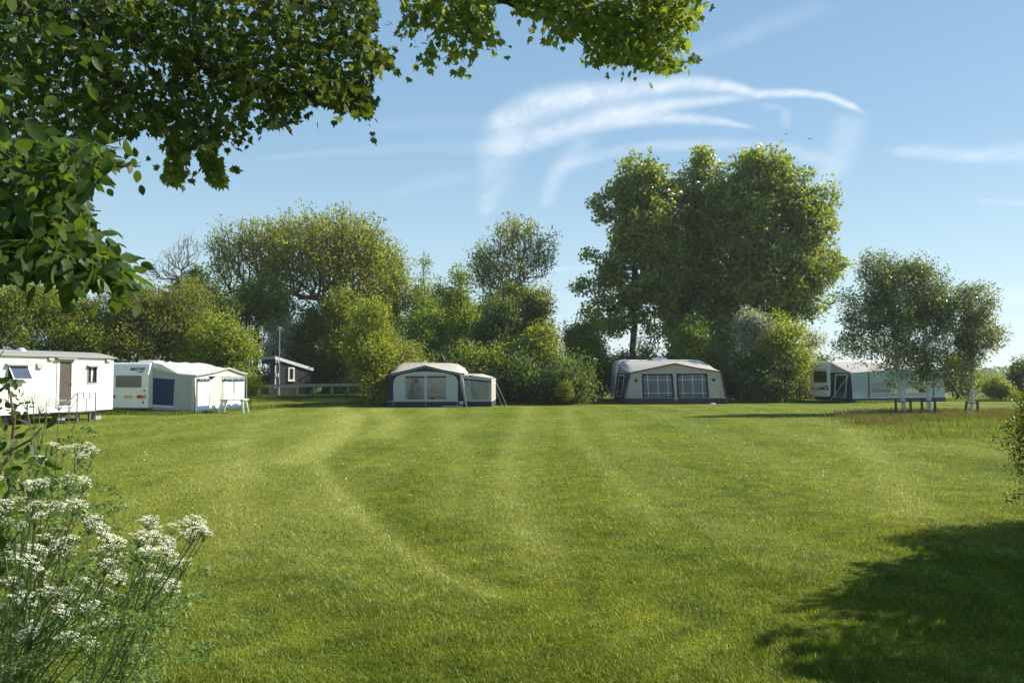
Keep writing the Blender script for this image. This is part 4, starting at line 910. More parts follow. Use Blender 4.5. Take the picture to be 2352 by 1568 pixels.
# roof: sagging canvas from the caravan rail to the front edge with a central pole
rail0 = Vector((PS[0], PS[1], 0)); rf = MB(); P = []; nU = 24; nV = 8
fe = [(0, zr), (cxs(1450), f2(1450, 365)[1] + .02), (peak[0], peak[1] + .03), (cxs(1800), f2(1800, 372)[1] + .02), (LF + .05, endz + .03)]
for i in range(nU + 1):
    q = i / nU; s_ = q * LF; ze = np.interp(s_, [p[0] for p in fe], [p[1] for p in fe])
    A = Vector((RC[0] + .15 * s_ * .98, RC[1] + .28 + .989 * s_ * .98, ZC1 + .04 - (.25 * max(0, .12 - q) / .12 * 1.5) ** 1)); Bp = FF.p(s_, ze, .10)
    P.append([A.lerp(Bp, j / nV) + Vector((0, 0, -.10 * math.sin(PI * j / nV) * (1 if j else 0) * (.6 + .4 * math.sin(q * 9)) + .02 * math.sin(j * 2 + i))) for j in range(nV + 1)])
rf.grid(P).build('canvas_roof', M['canvas_roof'], aw, smooth=True)
rf = MB()
P = [[FS.p(LS * j / 8, np.interp(j / 8, [0, .25, .6, 1], [ZC1 + .03, ZC1 - .12, zr + .1, zr + .02]), .07 + .02 * math.sin(j * 3)) for j in range(9)], [FS.p(LS * j / 8, np.interp(j / 8, [0, .25, .6, 1], [ZC1 - .55, ZC1 - .42, zr + .02, zr - .04]) - .03 * (j % 2), .03) for j in range(9)]]
rf.grid(P).build('side_valance', M['canvas_grey'], aw)
vl = MB(); P = [[FF.p(s_, z + .05, .11) for s_, z in fe], [FF.p(s_, z - .04, .13) for s_, z in fe]]; vl.grid(P).build('front_valance', M['canvas_grey'], aw)
bar(MB(), FF, (-.02, 0), (-.02, zr), .12, .02).build('pole', M['alu'], aw); bar(MB(), FF, (LF, 0), (LF, endz), .12, .02).build('pole', M['alu'], aw)
gl = MB(); p1 = FF.p(LF, endz, .1); gl.tube([p1, p1 + Vector((.5, 1.2, -p1.z))], .008, 4)
p1 = FF.p(LF + .02, 1.0, .1); gl.tube([FF.p(LF + .3, .7, .1), FF.p(LF + .42, .02, .25)], .03, 5); gl.build('guy_line', M['black'], aw)

# white garden table
g = W(*c2_(1730, 905), 41.0); TX, TY = g.x, 41.0
tb = thing('garden_table', (TX, TY, 0), 'white plastic garden table with splayed legs in front of the grey awning', 'table')
mb = MB(); P = []
top_ = MB(); pts = [(TX + sx * (.70 - r_) + r_ * math.cos(t), TY + sy * (.42 - r_) + r_ * math.sin(t)) for sx, sy, t0 in ((1, 1, 0), (-1, 1, 90), (-1, -1, 180), (1, -1, 270)) for r_ in (.12,) for t in (R(t0), R(t0 + 30), R(t0 + 60), R(t0 + 90))]
n = len(pts); top_.add([(x, y, .74) for x, y in pts] + [(x, y, .69) for x, y in pts], [tuple(range(n)), tuple(reversed(range(n, 2 * n)))] + [(i, n + i, n + (i + 1) % n, (i + 1) % n) for i in range(n)])
top_.build('table_top', M['white_plastic'], tb)
for sx in (-1, 1):
    for sy in (-1, 1):
        l = MB(); P = []
        for z, k_, wdt in ((.70, .50, .11), (.55, .55, .06), (.3, .60, .045), (0, .66, .04)):
            cx_, cy_ = TX + sx * k_, TY + sy * (k_ - .28); P.append([(cx_ - wdt, cy_ - wdt * .6, z), (cx_ + wdt, cy_ - wdt * .6, z), (cx_ + wdt, cy_ + wdt * .6, z), (cx_ - wdt, cy_ + wdt * .6, z), (cx_ - wdt, cy_ - wdt * .6, z)])
        l.grid(P).build('leg', M['white_plastic'], tb)
# grey flat roof and hut --------------------------------------------------------------------
c3 = crop(1000, 1380, 4.704)
HD = 62.0; hx, hy = W(*c3(472, 600), HD)[:2]
FG = Fr((hx, hy), (.77, .64)); hz = float(gz(hx, hy))
def q3(cx, cy, off=0): return FG.px(*c3(cx, cy), off)
hut = thing('wooden_hut', (hx, hy, hz), 'small black boarded hut with white sloping fascia and white window frame', 'hut')
br = q3(1140, 880); LG = br[0]; tl = q3(472, 262); trr = q3(1140, 492)
gw = rect(q3(722, 660), q3(826, 428))
n = 12; zb = hz - .1; za = q3(472, 262)[1]; zc = q3(1140, 490)[1]
# lapped boards on the gable, each tilted out at its foot
gb = MB(); step = (za - zb) / 15
def ztop(s): return za + (zc - za) * s / LG
MB().prism(FG, [(0, zb), (LG, zb), (LG, zc), (0, za)], -.03, -.08, [gw]).build('wall', M['black_board'], hut)
for i in range(15):
    z0 = zb + i * step; z1 = z0 + step * 1.06
    segs = [(0, LG)]
    if z1 > gw[0][1] - .05 and z0 < gw[2][1] + .05: segs = [(0, gw[0][0] - .05), (gw[1][0] + .05, LG)]
    for a_, b_ in segs:
        smax = LG if zc > z1 else (za - z1) / (za - zc) * LG
        if smax <= a_ + .05: continue
        b2 = min(b_, smax); gb.add([FG.p(a_, z0, .02), FG.p(b2, z0, .02), FG.p(b2, z1, -.012), FG.p(a_, z1, -.012), FG.p(a_, z0, -.03), FG.p(b2, z0, -.03)], [(0, 1, 2, 3), (0, 4, 5, 1)])
gb.build('boarding', M['black_board'], hut)
FL = Fr((hx, hy), (FG.n[0], FG.n[1])); sd = MB()
FLs = Fr(FG.p(0, 0)[:2], (FG.n[0] * 1, FG.n[1] * 1))
P0 = FG.p(0, 0, 0); Lb = 2.9
def left(s, z, o=0): return Vector((hx - FG.n[0] * s - FG.u[0] * o, hy - FG.n[1] * s - FG.u[1] * o, z))
sd.add([left(0.081, zb), left(1.1, zb), left(1.1, za), left(.081, za)], [(0, 1, 2, 3)]); sd.add([left(1.1, za - .35), left(Lb, za - .35), left(Lb, za), left(1.1, za)], [(0, 1, 2, 3)])
sd.add([left(1.1, zb, -.9), left(Lb, zb, -.9), left(Lb, za, -.9), left(1.1, za, -.9)], [(0, 1, 2, 3)]); sd.add([left(1.1, zb), left(1.1, zb, -.9), left(1.1, za, -.9), left(1.1, za)], [(0, 1, 2, 3)])
rp = FG.p(LG, 0, 0); sd.add([(rp.x - FG.n[0] * s_, rp.y - FG.n[1] * s_, z) for s_, z in ((.081, zb), (Lb, zb), (Lb, zc), (.081, zc))], [(0, 1, 2, 3)])
sd.build('side_wall', M['black_board'], hut)
ft = q3(478, 205); fe_ = q3(1188, 430)
rz0 = ft[1]; rz1 = fe_[1]; s0, s1 = -.06, fe_[0]
MB().prism(FG, [(s0, rz0 - .26), (s1, rz1 - .26), (s1, rz1), (s0, rz0)], .10, .06).build('fascia', M['white_paint'], hut)
rmb = MB(); A4 = [FG.p(s0, rz0 - .03, .06), FG.p(s1, rz1 - .03, .06), FG.p(s1, rz1 - .03, -Lb - .2), FG.p(s0, rz0 - .03, -Lb - .2)]; rmb.add(A4 + [p - Vector((0, 0, .1)) for p in A4], [(0, 1, 2, 3), (7, 6, 5, 4), (0, 4, 5, 1), (1, 5, 6, 2), (2, 6, 7, 3), (3, 7, 4, 0)]); rmb.build('roof', M['roof_grey'], hut)
sf = MB(); A4 = [left(-.06, rz0 - .24, .10), left(Lb + .2, rz0 - .24, .10), left(Lb + .2, rz0, .10), left(-.06, rz0, .10)]; sf.add(A4 + [p + Vector((FG.u[0] * .035, FG.u[1] * .035, 0)) for p in A4], [(0, 1, 2, 3), (7, 6, 5, 4), (0, 4, 5, 1), (1, 5, 6, 2), (2, 6, 7, 3), (3, 7, 4, 0)]); sf.build('side_fascia', M['trim_grey'], hut)
w_ = window(hut, FG, gw, M['white_paint'], M['glass_brown'], .12, .07, mull=(), back=-.04)
MB().prism(FG, [(gw[0][0] - .06, gw[0][1] - .09), (gw[1][0] + .12, gw[0][1] - .09), (gw[1][0] + .12, gw[0][1] - .051), (gw[0][0] - .06, gw[0][1] - .051)], .13, .0).build('sill', M['white_paint'], w_)
MB().prism(FG, [(-.03, zb + .3), (.05, zb + .3), (.05, za - .5), (-.03, za - .5)], .055, .022).build('corner_board', M['white_paint'], hut)
for cy0, cy1 in ((275, 335), (525, 600)):
    lm_ = MB()
    for cx in (482, 522): a_ = q3(cx, cy1); b_ = q3(cx, cy0); lm_.prism(FG, [(a_[0] - .03, a_[1]), (a_[0] + .03, a_[1]), (a_[0] + .03, b_[1]), (a_[0] - .03, b_[1])], .13, .06)
    lm_.build('wall_bracket', M['white_paint'], hut)
# aerial mast in front of the hut
vx, vy0 = c3(556, 685); mt = W(vx, vy0, 60.5); mt0 = Vector((mt.x, 60.5, float(gz(mt.x, 60.5)))); tv_, ty_ = crop(500, 800, 1.96)(1213, 1005); mtop = W(tv_, ty_, 60.5)
ma = thing('aerial_mast', tuple(mt0), 'thin tall metal aerial mast standing against the black hut', 'mast')
MB().tube([mt0, (mtop.x, 60.5, mtop.z)], .035, 6, .02).build('pole', M['alu'], ma)
MB().tube([(mtop.x - .14, 60.5, mtop.z + .05), (mtop.x + .14, 60.5, mtop.z + .05)], .05, 6).tube([(mtop.x - .25, 60.5, mtop.z - .1), (mtop.x + .3, 60.5, mtop.z - .1)], .012, 4).build('antenna_head', M['white_plastic'], ma)
# fence: one broad plank on posts with wire netting
FD = 57.5; fen = None
fL = W(*c3(-60, 770), FD); fR = W(*c3(2120, 746), FD + 1.5)
FN = Fr((fL.x, FD), (fR.x - fL.x, 1.5)); LN = math.hypot(fR.x - fL.x, 1.5)
fen = thing('plank_fence', (fL.x, FD, float(gz(fL.x, FD))), 'weathered single plank fence on posts with wire netting before the hut', 'fence')
def q4(cx, cy, off=0): return FN.px(*c3(cx, cy), off)
ptop = [q4(0, 745), q4(2118, 718)]; pb = [q4(0, 802), q4(2118, 770)]
cuts = [0, 518, 1250, 1540, 2118]
for xa, xb in zip(cuts[:-1], cuts[1:]):
    a0 = q4(xa, 0)[0] if xa else 0.0; b0_ = q4(xb, 0)[0]
    zt_ = lambda s: np.interp(s, [ptop[0][0], ptop[1][0]], [ptop[0][1], ptop[1][1]])
    MB().prism(FN, [(a0 + .005, zt_(a0) - .21), (b0_ - .005, zt_(b0_) - .21), (b0_ - .005, zt_(b0_)), (a0 + .005, zt_(a0))], .05, .01).build('plank', M['wood_grey'], fen)
nt_ = MB()
for cx in (160, 370, 525, 880, 1218, 1538, 1845, 2110):
    s_ = q4(cx, 800)[0]; g_ = float(gz(*FN.p(s_, 0)[:2])); MB().prism(FN, [(s_ - .06, g_ - .1), (s_ + .06, g_ - .1), (s_ + .06, zt_(s_) - .03), (s_ - .06, zt_(s_) - .03)], .005, -.11).build('post', M['wood_grey'], fen)
for i in range(6): z = .5 + .14 * i; nt_.tube([FN.p(.1, z + .0, -.04), FN.p(LN, z, -.04)], .005, 3)
for i in range(int(LN / .3)): nt_.tube([FN.p(i * .3 + .1, .42, -.045), FN.p(i * .3 + .1, 1.2, -.045)], .004, 3)
nt_.build('wire_netting', M['wire'], fen)
a = q4(388, 955); b = q4(515, 805); MB().prism(FN, [(a[0], a[1]), (b[0], a[1]), (b[0], b[1]), (a[0], b[1])], .10, .055).build('notice_board', M['ply'], fen)

# ------------------------------------------------------------------ navy framed awning, its caravan and side tent
def guy(mb, p, q, r=.012): mb.tube([p, q], r, 4)
c5 = crop(1500, 1400, 3.92); YA = 49.0
FA = Fr((0, YA), (1, 0))
def qa(cx, cy, off=0): return FA.px(*c5(cx, cy), off)
def P5(pts, off=0): return [qa(*p, off) for p in pts]
axc = qa(790, 880)[0]
cb = thing('caravan', (axc, YA + 3.8, 0), 'white caravan half hidden behind the navy framed awning', 'caravan')
YB = -2.55
zr1 = FA.px(*c5(800, 207), YB)[1]; xL = FA.px(*c5(340, 400), YB)[0]; xR = FA.px(*c5(1462, 300), YB)[0]
body = MB(); prof = [(xL + .05, .35), (xL, .8), (xL + .12, zr1 - .75), (xL + .45, zr1 - .18), (xL + .8, zr1), (xR - 1.2, zr1), (xR - .75, zr1 - .06), (xR - .35, zr1 - .3), (xR - .06, zr1 - .75), (xR, .9), (xR - .1, .35)]
body.grid([[FA.p(x_, z_ - (.06 if o_ in (YB, YB - 2.2) and z_ > 2 else 0), o_) for x_, z_ in prof] for o_ in (YB, YB - .15, YB - 2.05, YB - 2.2)])
for o_ in (YB, YB - 2.2): body.add([FA.p(x_, z_ - (.06 if z_ > 2 else 0), o_) for x_, z_ in prof], [tuple(range(len(prof)))])
body.build('body', M['caravan_white'], cb)
il = MB(); a = FA.px(*c5(540, 760), YB); b = FA.px(*c5(1100, 420), YB)
for (x0, x1, z0, z1) in ((a[0], b[0], .5, .62), (a[0], b[0], 1.0, 1.03), (a[0], b[0], 1.35, 1.37)): il.prism(FA, [(x0, z0), (x1, z0), (x1, z1), (x0, z1)], YB + .02, YB + .002)
il.build('moulding', M['caravan_pale'], cb)
xm = FA.px(*c5(645, 490), YB + .03); MB().tube([FA.p(xm[0], xm[1], YB + .004), FA.p(xm[0], xm[1], YB + .03)], .075, 14).build('wall_clock', M['black'], cb)
for x0, x1, z1_, mt_ in ((445, 590, .09, 'white_plastic'), (600, 765, .06, 'trim_grey')):
    a = FA.px(*c5(x0, 207), YB - 1.0); b = FA.px(*c5(x1, 207), YB - 1.0); MB().prism(FA, rr(a[0], zr1 - .02, b[0], zr1 + z1_ + .04, .04), YB - .7, YB - 1.3).build('roof_hatch', M[mt_], cb)
a = FA.px(*c5(787, 200), YB - .4); fm = MB(); fm.tube([FA.p(a[0], zr1 - .02, YB - .4), FA.p(a[0], zr1 + .12, YB - .4)], .04, 8); fm.tube([FA.p(a[0], zr1 + .12, YB - .4), FA.p(a[0], zr1 + .17, YB - .4)], .07, 8, .08); fm.build('flue_cap', M['white_plastic'], cb)
for x_ in ((xL + xR) / 2 - .1,): MB().tube([FA.p(x_, .31, YB - .0), FA.p(x_, .31, YB - .18)], .31, 16).build('wheel', M['rubber'], cb)

an = thing('awning', (axc, YA + 1.2, 0), 'navy and pale grey awning with tied back curtains in two windows', 'awning')
yt = [qa(240, 372), qa(520, 312), qa(785, 242), qa(1060, 310), qa(1332, 362)]
botL = qa(185, 880); botR = qa(1390, 875)
frame_o = [(botL[0], .33), (botR[0] - .0, .33), (yt[4][0], yt[4][1]), yt[3], yt[2], yt[1], yt[0]]
arch = P5([(288, 778), (1298, 775), (1302, 500), (1285, 440), (1235, 395), (1120, 362), (960, 342), (790, 335), (620, 342), (460, 370), (350, 408), (305, 450), (288, 520)])
arch[0] = (arch[0][0], .345); arch[1] = (arch[1][0], .345)
MB().prism(FA, frame_o, 0, -.012, [arch]).build('front_frame', M['canvas_navy'], an)
W1 = rect(qa(478, 770), qa(772, 432)); W2 = rect(qa(815, 768), qa(1112, 432))
MB().prism(FA, arch, -.002, -.012, [W1, W2]).build('front_panel', M['canvas_pale'], an)
def drape(fr, a, z1, z0, w_top, w_bot, side, off, n=14, pinch=None):
    P = []
    for j in range(8):
        q = j / 7; wd = w_top * (1 - q) + w_bot * q; wd *= 1 - .15 * math.sin(PI * q)
        P.append([fr.p(a + side * wd * i / n, z1 + (z0 - z1) * q, off + .025 * math.sin(i * 2.1)) for i in range(n + 1)])
    return MB().grid(P)
for W_, sds in ((W1, ((0, 1, .42, .16), (1, -1, .42, .10))), (W2, ((0, 1, .42, .16), (1, -1, .42, .12)))):
    (a, z0), _, (b, z1), _ = W_
    MB().prism(FA, [(a - .02, z1), (b + .02, z1), (b + .02, z1 + .1), (a - .02, z1 + .1)], .035, .003).build('blind_roll', M['canvas_navy'], an)
    ps = MB().prism(FA, W_, -.015, -.02).build('window_pane', M['pane'], an)
    for e, sd_, wt, wb_ in sds:
        drape(FA, (a, b)[e], z1 - .01, z0 + .02, wt, wb_, sd_, -.09).build('curtain', M['curtain'], an, smooth=True)
sk = MB(); sk.prism(FA, [(botL[0] - .03, 0), (botR[0] + .02, 0), (botR[0], .318), (botL[0], .318)], .02, .0); sk.build('skirt', M['canvas_navy'], an)
tp2 = MB(); tp2.prism(FA, [(botL[0], .32), (botR[0], .32), (botR[0], .345), (botL[0], .345)], .026, .013)
for cx in (288, 793, 1297): s_ = qa(cx, 800)[0]; tp2.prism(FA, [(s_ - .012, .0), (s_ + .012, .0), (s_ + .012, .319), (s_ - .012, .319)], .027, .021)
z_ = qa(800, 805)[1]; tp2.prism(FA, [(qa(310, 0)[0], z_), (qa(780, 0)[0], z_), (qa(780, 0)[0], z_ + .01), (qa(310, 0)[0], z_ + .01)], .0265, .021)
tp2.build('piping', M['canvas_pale'], an)
a = qa(1333, 845); b = qa(1380, 803); bd = MB().prism(FA, rect(a, b), .034, .021).build('badge', M['white_plastic'], an)
ax_, az_, bx_, bz_ = a[0], a[1], b[0], b[1]; mx_, mz_ = (ax_ + bx_) / 2, az_ + .045
MB().prism(FA, [(ax_ + .025, mz_ - .01), (mx_, mz_ + .03), (bx_ - .025, mz_ - .01), (mx_ + .03, bz_ - .055), (mx_, bz_ - .03), (mx_ - .03, bz_ - .055)], .040, .0345).build('emblem', M['canvas_navy'], bd)
# side walls
def wall3(name, pts, mat, parent, th=(0, 0, 0)): return MB().add(pts, [tuple(range(len(pts)))]).build(name, mat, parent)
bl = FA.p(botL[0], .0, 0); tl_ = FA.p(yt[0][0], yt[0][1], 0); bk = FA.p(xL + .1, 0, YB); bt = FA.p(xL + .2, zr1 - .5, YB)
wall3('side_wall', [bl, tl_, bt, bk], M['canvas_navy'], an)
br_ = FA.p(botR[0], .0, 0); tr_ = FA.p(yt[4][0], yt[4][1], 0); bkr = FA.p(xR - .2, 0, YB); btr = FA.p(xR - .25, zr1 - .55, YB)
wall3('side_wall', [br_, tr_, btr, bkr], M['canvas_navy'], an)
# roof
xl, xr_ = yt[0][0], yt[4][0]
def roofgrid(fe_pts, back_pts, nu=30, nv=8, sag=.05, lift=.015, off=.05, wr=0, fr=FA):
    P = []; f = np.array(fe_pts); bb = np.array(back_pts)
    for i in range(nu + 1):
        q = i / nu; sx = f[0, 0] + (f[-1, 0] - f[0, 0]) * q; z = np.interp(sx, f[:, 0], f[:, 1])
        bx = bb[0, 0] + (bb[-1, 0] - bb[0, 0]) * q; bz = np.interp(bx, bb[:, 0], bb[:, 1])
        A = fr.p(sx, z + lift, off); Bq = fr.p(bx, bz, bb[0, 2])
        P.append([A.lerp(Bq, j / nv) + Vector((0, 0, -sag * math.sin(PI * j / nv) + wr * math.sin(i * 2.3 + j * .7) * math.sin(PI * j / nv))) for j in range(nv + 1)])
    return MB().grid(P)
bkp = [(FA.px(*c5(cx, cy), YB)[0], FA.px(*c5(cx, cy), YB)[1] + .02, YB) for cx, cy in ((300, 300), (345, 240), (400, 206), (800, 205), (1180, 206), (1290, 222), (1380, 268), (1462, 355))]
roofgrid(yt, bkp, sag=.03, wr=.008).build('canvas_roof', M['canvas_white'], an, smooth=True)
vl = MB(); vl.grid([[FA.p(x_, z_ + .02, .055) for x_, z_ in yt], [FA.p(x_, z_ - .07, .08) for x_, z_ in yt]]); vl.build('roof_edge', M['canvas_navy'], an)
vl = MB(); vl.grid([[FA.p(x_, z_ - .075, .082) for x_, z_ in yt], [FA.p(x_, z_ - .1, .083) for x_, z_ in yt]]); vl.build('edge_piping', M['canvas_pale'], an)
# corner pole and hanging flap
pa = qa(1370, 400, .25); pb_ = qa(1440, 862, .25); pm_ = MB(); pm_.tube([FA.p(pa[0], pa[1], .25), FA.p(pb_[0], 0, .35)], .035, 8); pm_.build('corner_pole', M['alu'], an)
fl = MB(); P = []
for cy, x0, x1 in ((390, 1335, 1372), (480, 1336, 1378), (560, 1345, 1390), (680, 1370, 1412), (770, 1398, 1428), (870, 1415, 1432)):
    a, b = qa(x0, cy, .15), qa(x1, cy, .15); P.append([FA.p(a[0] + (b[0] - a[0]) * i / 4, a[1], .15 + .05 * (i % 2)) for i in range(5)])
fl.grid(P).build('door_flap', M['canvas_grey'], an)
gl = MB(); guy(gl, FA.p(*qa(1415, 470, .3), .3), FA.p(*qa(1560, 690, 1.2), 1.2), .028); guy(gl, FA.p(*qa(1560, 690, 1.2), 1.2), FA.p(*qa(1632, 800, 1.6), 1.6), .012)
gl.build('storm_strap', M['black'], an)
# side tent
ax = thing('side_tent', (qa(1600, 0)[0], YA + 1, 0), 'low cream roofed side tent with see through panel right of the navy awning', 'tent')
T_ = P5([(1392, 395), (1828, 445)]); zAx = T_[0][1]; xa_ = qa(1392, 0)[0]; xb_ = qa(1828, 0)[0]; zl_, zr_ = T_[0][1], T_[1][1]
wn_ = [qa(1502, 768), qa(1785, 772), qa(1788, 500), qa(1502, 478)]
MB().prism(FA, [(xa_, .33), (xb_, .33), (xb_, zr_), (xa_, zl_)], -.05, -.06, [wn_]).build('front_wall', M['canvas_grey'], ax)
MB().prism(FA, wn_, -.052, -.058).build('window_pane', M['pane_milky'], ax)
MB().prism(FA, [(xa_, zl_ - .30), (xb_, zr_ - .26), (xb_, zr_ - .17), (xa_, zl_ - .2)], -.03, -.049).build('blind_roll', M['canvas_navy'], ax)
MB().prism(FA, [(xa_, 0), (xb_ + .01, 0), (xb_, .33), (xa_, .33)], -.03, -.045).build('skirt', M['canvas_navy'], ax)
er = FA.px(*c5(1883, 430), -1.9); X0 = FA.p(xb_, 0, -.05); X1 = FA.p(er[0] + .05, 0, -1.9)
wall3('side_wall', [X0 + Vector((0, 0, .33)), X1 + Vector((0, 0, .38)), X1 + Vector((0, 0, er[1] - .02)), X0 + Vector((0, 0, zr_))], M['canvas_white'], ax)
wall3('side_skirt', [X0, X1, X1 + Vector((0, 0, .378)), X0 + Vector((0, 0, .328))], M['canvas_charcoal'], ax)
bk2 = [FA.px(*c5(cx, cy), -1.9) for cx, cy in ((1400, 365), (1480, 372), (1680, 372), (1880, 428))]
P = [[FA.p(xa_, zl_ + .015, .0), FA.p(xa_ + .5, zl_ - .0, .0), FA.p(xa_ + 1.1, (zl_ + zr_) / 2 + .01, 0), FA.p(xb_ + .02, zr_ + .015, 0)], [FA.p(a_[0], a_[1] + .01, -1.9) for a_ in bk2]]
MB().grid([P[0], [p.lerp(q_, .5) + Vector((0, 0, .03)) for p, q_ in zip(*P)], P[1]]).build('canvas_roof', M['canvas_white'], ax)
gl = MB(); p_ = FA.p(*qa(1884, 475, -.4), -.4)
guy(gl, FA.p(*qa(1884, 475, -.3), -.3), FA.p(qa(2070, 832, .2)[0], .05, .2), .014); guy(gl, FA.p(*qa(1884, 600, -.3), -.3), FA.p(qa(2000, 860, .3)[0], .03, .3), .014); gl.build('guy_line', M['white_plastic'], ax)
# inside: stored dark bag and a folding table, seen through the panes
def bag(cx, cy, rx, rz, off, label):
    p_ = FA.px(*c5(cx, cy), off); mb = MB(); P = []
    for i in range(7):
        e = -PI / 2 + PI * i / 6; P.append([(p_[0] + rx * math.cos(e) * math.cos(t_) * (1 + .1 * math.sin(3 * t_)), YA - off + .25 * math.cos(e) * math.sin(t_), rz + rz * math.sin(e)) for t_ in [2 * PI * j / 12 for j in range(13)]])
    return tag(mb.grid(P).build('storage_bag', M['black'], loc=(p_[0], YA - off, 0), smooth=True), label, 'bag')
bag(1690, 720, .36, .36, -.9, 'dark bulging bag inside the side tent behind its clear panel')
for W_, lb in ((W1, 'left'), (W2, 'right')):
    (a, z0), _, (b, z1), _ = W_; t_ = thing('folding_table', ((a + b) / 2, YA + .7, 0), 'white metal folding table inside the navy awning behind the %s window' % lb, 'table', 'folding tables inside the navy awning')
    zt_2 = .77; tm_ = MB(); tm_.box(a + .12, b - .06, YA + .45, YA + 1.0, zt_2 - .03, zt_2); tm_.build('table_top', M['white_metal'], t_)
    for dx in (.3, .42):
        l_ = MB(); m_ = (a + b) / 2; sgn = 1 if dx == .3 else -1; l_.tube([(m_ - sgn * .22, YA + .5, 0), (m_ + sgn * .05, YA + .5, zt_2 - .04)], .014, 5); l_.tube([(m_ - sgn * .22, YA + .95, 0), (m_ + sgn * .05, YA + .95, zt_2 - .04)], .014, 5); l_.build('leg', M['white_metal'], t_)
    for x_ in (a + .2, b - .15): MB().tube([(x_, YA + .72, 0), (x_, YA + .72, zt_2 - .04)], .014, 5).build('leg', M['white_metal'], t_)
lp = qa(2035, 860, .4); sl_ = thing('solar_lamp', tuple(FA.p(lp[0], 0, .4)), 'small black solar lamp on a stick right of the side tent', 'lamp')
MB().tube([FA.p(lp[0], 0, .4), FA.p(lp[0], .2, .4)], .014, 5).build('stick', M['black'], sl_); MB().tube([FA.p(lp[0], .2, .4), FA.p(lp[0], .26, .4)], .05, 10, .035).tube([FA.p(lp[0], .265, .4), FA.p(lp[0], .29, .4)], .085, 10).build('lamp_head', M['black'], sl_)
a = W(*c5(1045, 60), 53.5); b = W(*c5(1125, 215), 53.5); MB_ = MB(); MB_.tube([(b.x + .9, 53.5, 0), tuple(b), tuple(a)], .03, 5)
tag(MB_.build('leaning_pole', M['ply'], loc=(b.x + .9, 53.5, 0)), 'thin leaning wooden pole sticking up behind the navy awning roof', 'pole')
ls_ = qa(1180, 885, .35); mb = MB(); r = random.Random(3)
for i in range(7): x0 = ls_[0] - .5 + i * .17; mb.tube([FA.p(x0, .02 + r.random() * .04, .3 + r.random() * .2), FA.p(x0 + .17, .03 + r.random() * .04, .3 + r.random() * .2), FA.p(x0 + .3, .02, .35)], .022, 5)
tag(mb.build('tent_bag', M['canvas_cream'], loc=tuple(FA.p(ls_[0], 0, .35))), 'crumpled pale tent sack lying before the navy skirt', 'sack')

# ------------------------------------------------------------------ beige awning and caravan
c6 = crop(2400, 1400, 3.92); YC = 54.0; FB = Fr((0, YC), (1, 0))
def qb(cx, cy, off=0): return FB.px(*c6(cx, cy), off)
YD = -2.7
cw = thing('caravan', (qb(1000, 0)[0], YC + 3.8, 0), 'long white caravan with rounded roof hatch behind the beige awning', 'caravan')
zC = FB.px(*c6(800, 150), YD - .1)[1]; xl_ = FB.px(*c6(262, 300), YD)[0]; xr2 = FB.px(*c6(1900, 300), YD)[0]
prof = [(xl_ - .05, .4), (xl_ - .1, 1.0), (xl_ - .06, zC - .7), (xl_ + .02, zC - .25), (xl_ + .18, zC - .05), (xl_ + .5, zC), (xr2 - 1.9, zC - .01), (xr2 - 1.4, zC - .1), (xr2 - .6, zC - .6), (xr2 - .2, 1.4), (xr2 - .1, .4)]
body = MB(); body.grid([[FB.p(x_, z_ - dz_, o_) for x_, z_ in prof] for o_, dz_ in ((YD, .05), (YD - .12, 0), (YD - 2.2, 0), (YD - 2.3, .05))])
for o_ in (YD, YD - 2.3): body.add([FB.p(x_, z_ - .05, o_) for x_, z_ in prof], [tuple(range(len(prof)))])
body.build('body', M['caravan_pale'], cw)
sx0 = xl_ - .1; FR_ = Fr(FB.p(sx0 - .002, 0, YD - 2.3)[:2], (0, -1)); rw = window(cw, FR_, rect((.5, 1.15), (1.8, 1.95)), M['caravan_pale'], M['glass_dark'], .06, .03, back=-.0)
a = FB.px(*c6(820, 150), YD - 1.1); b = FB.px(*c6(1065, 118), YD - 1.1); MB().prism(FB, [(a[0], zC - .03), (b[0], zC - .03), (b[0] - .15, zC + .13), (b[0] - .35, zC + .17), (a[0] + .04, zC + .17)], YD - .75, YD - 1.5).build('roof_hatch', M['white_plastic'], cw)
MB().prism(FB, [(xl_ + .55, zC - .12), (xr2 - 1.9, zC - .12), (xr2 - 1.9, zC - .07), (xl_ + .55, zC - .07)], YD + .03, YD + .001).build('awning_rail', M['trim_grey'], cw)
gb_ = FB.px(*c6(2010, 768), YD - .9); gt_ = FB.px(*c6(2105, 725), YD - .9); MB().prism(FB, rect((xr2 - .2, gb_[1]), (gt_[0], gt_[1])), YD - .8, YD - 1.3).build('gas_locker', M['white_plastic'], cw)
db_ = MB(); h_ = FB.px(*c6(2190, 735), YD - 1.1); db_.tube([FB.p(xr2 - .1, .45, YD - .6), FB.p(h_[0], .5, YD - 1.1), FB.p(xr2 - .1, .45, YD - 1.6)], .04, 6); p_ = FB.p(h_[0], .5, YD - 1.1)
db_.tube([p_, p_ + Vector((-.08, 0, .35)), p_ + Vector((-.2, 0, .5)), p_ + Vector((-.22, 0, .3))], .02, 5); db_.tube([p_ + Vector((-.75, 0, 0)), p_ + Vector((-.7, 0, .3)), p_ + Vector((-.55, 0, .42))], .02, 5); db_.build('drawbar', M['alu'], cw)
MB().tube([FB.p((xl_ + xr2) / 2, .31, YD), FB.p((xl_ + xr2) / 2, .31, YD - .18)], .31, 16).build('wheel', M['rubber'], cw)

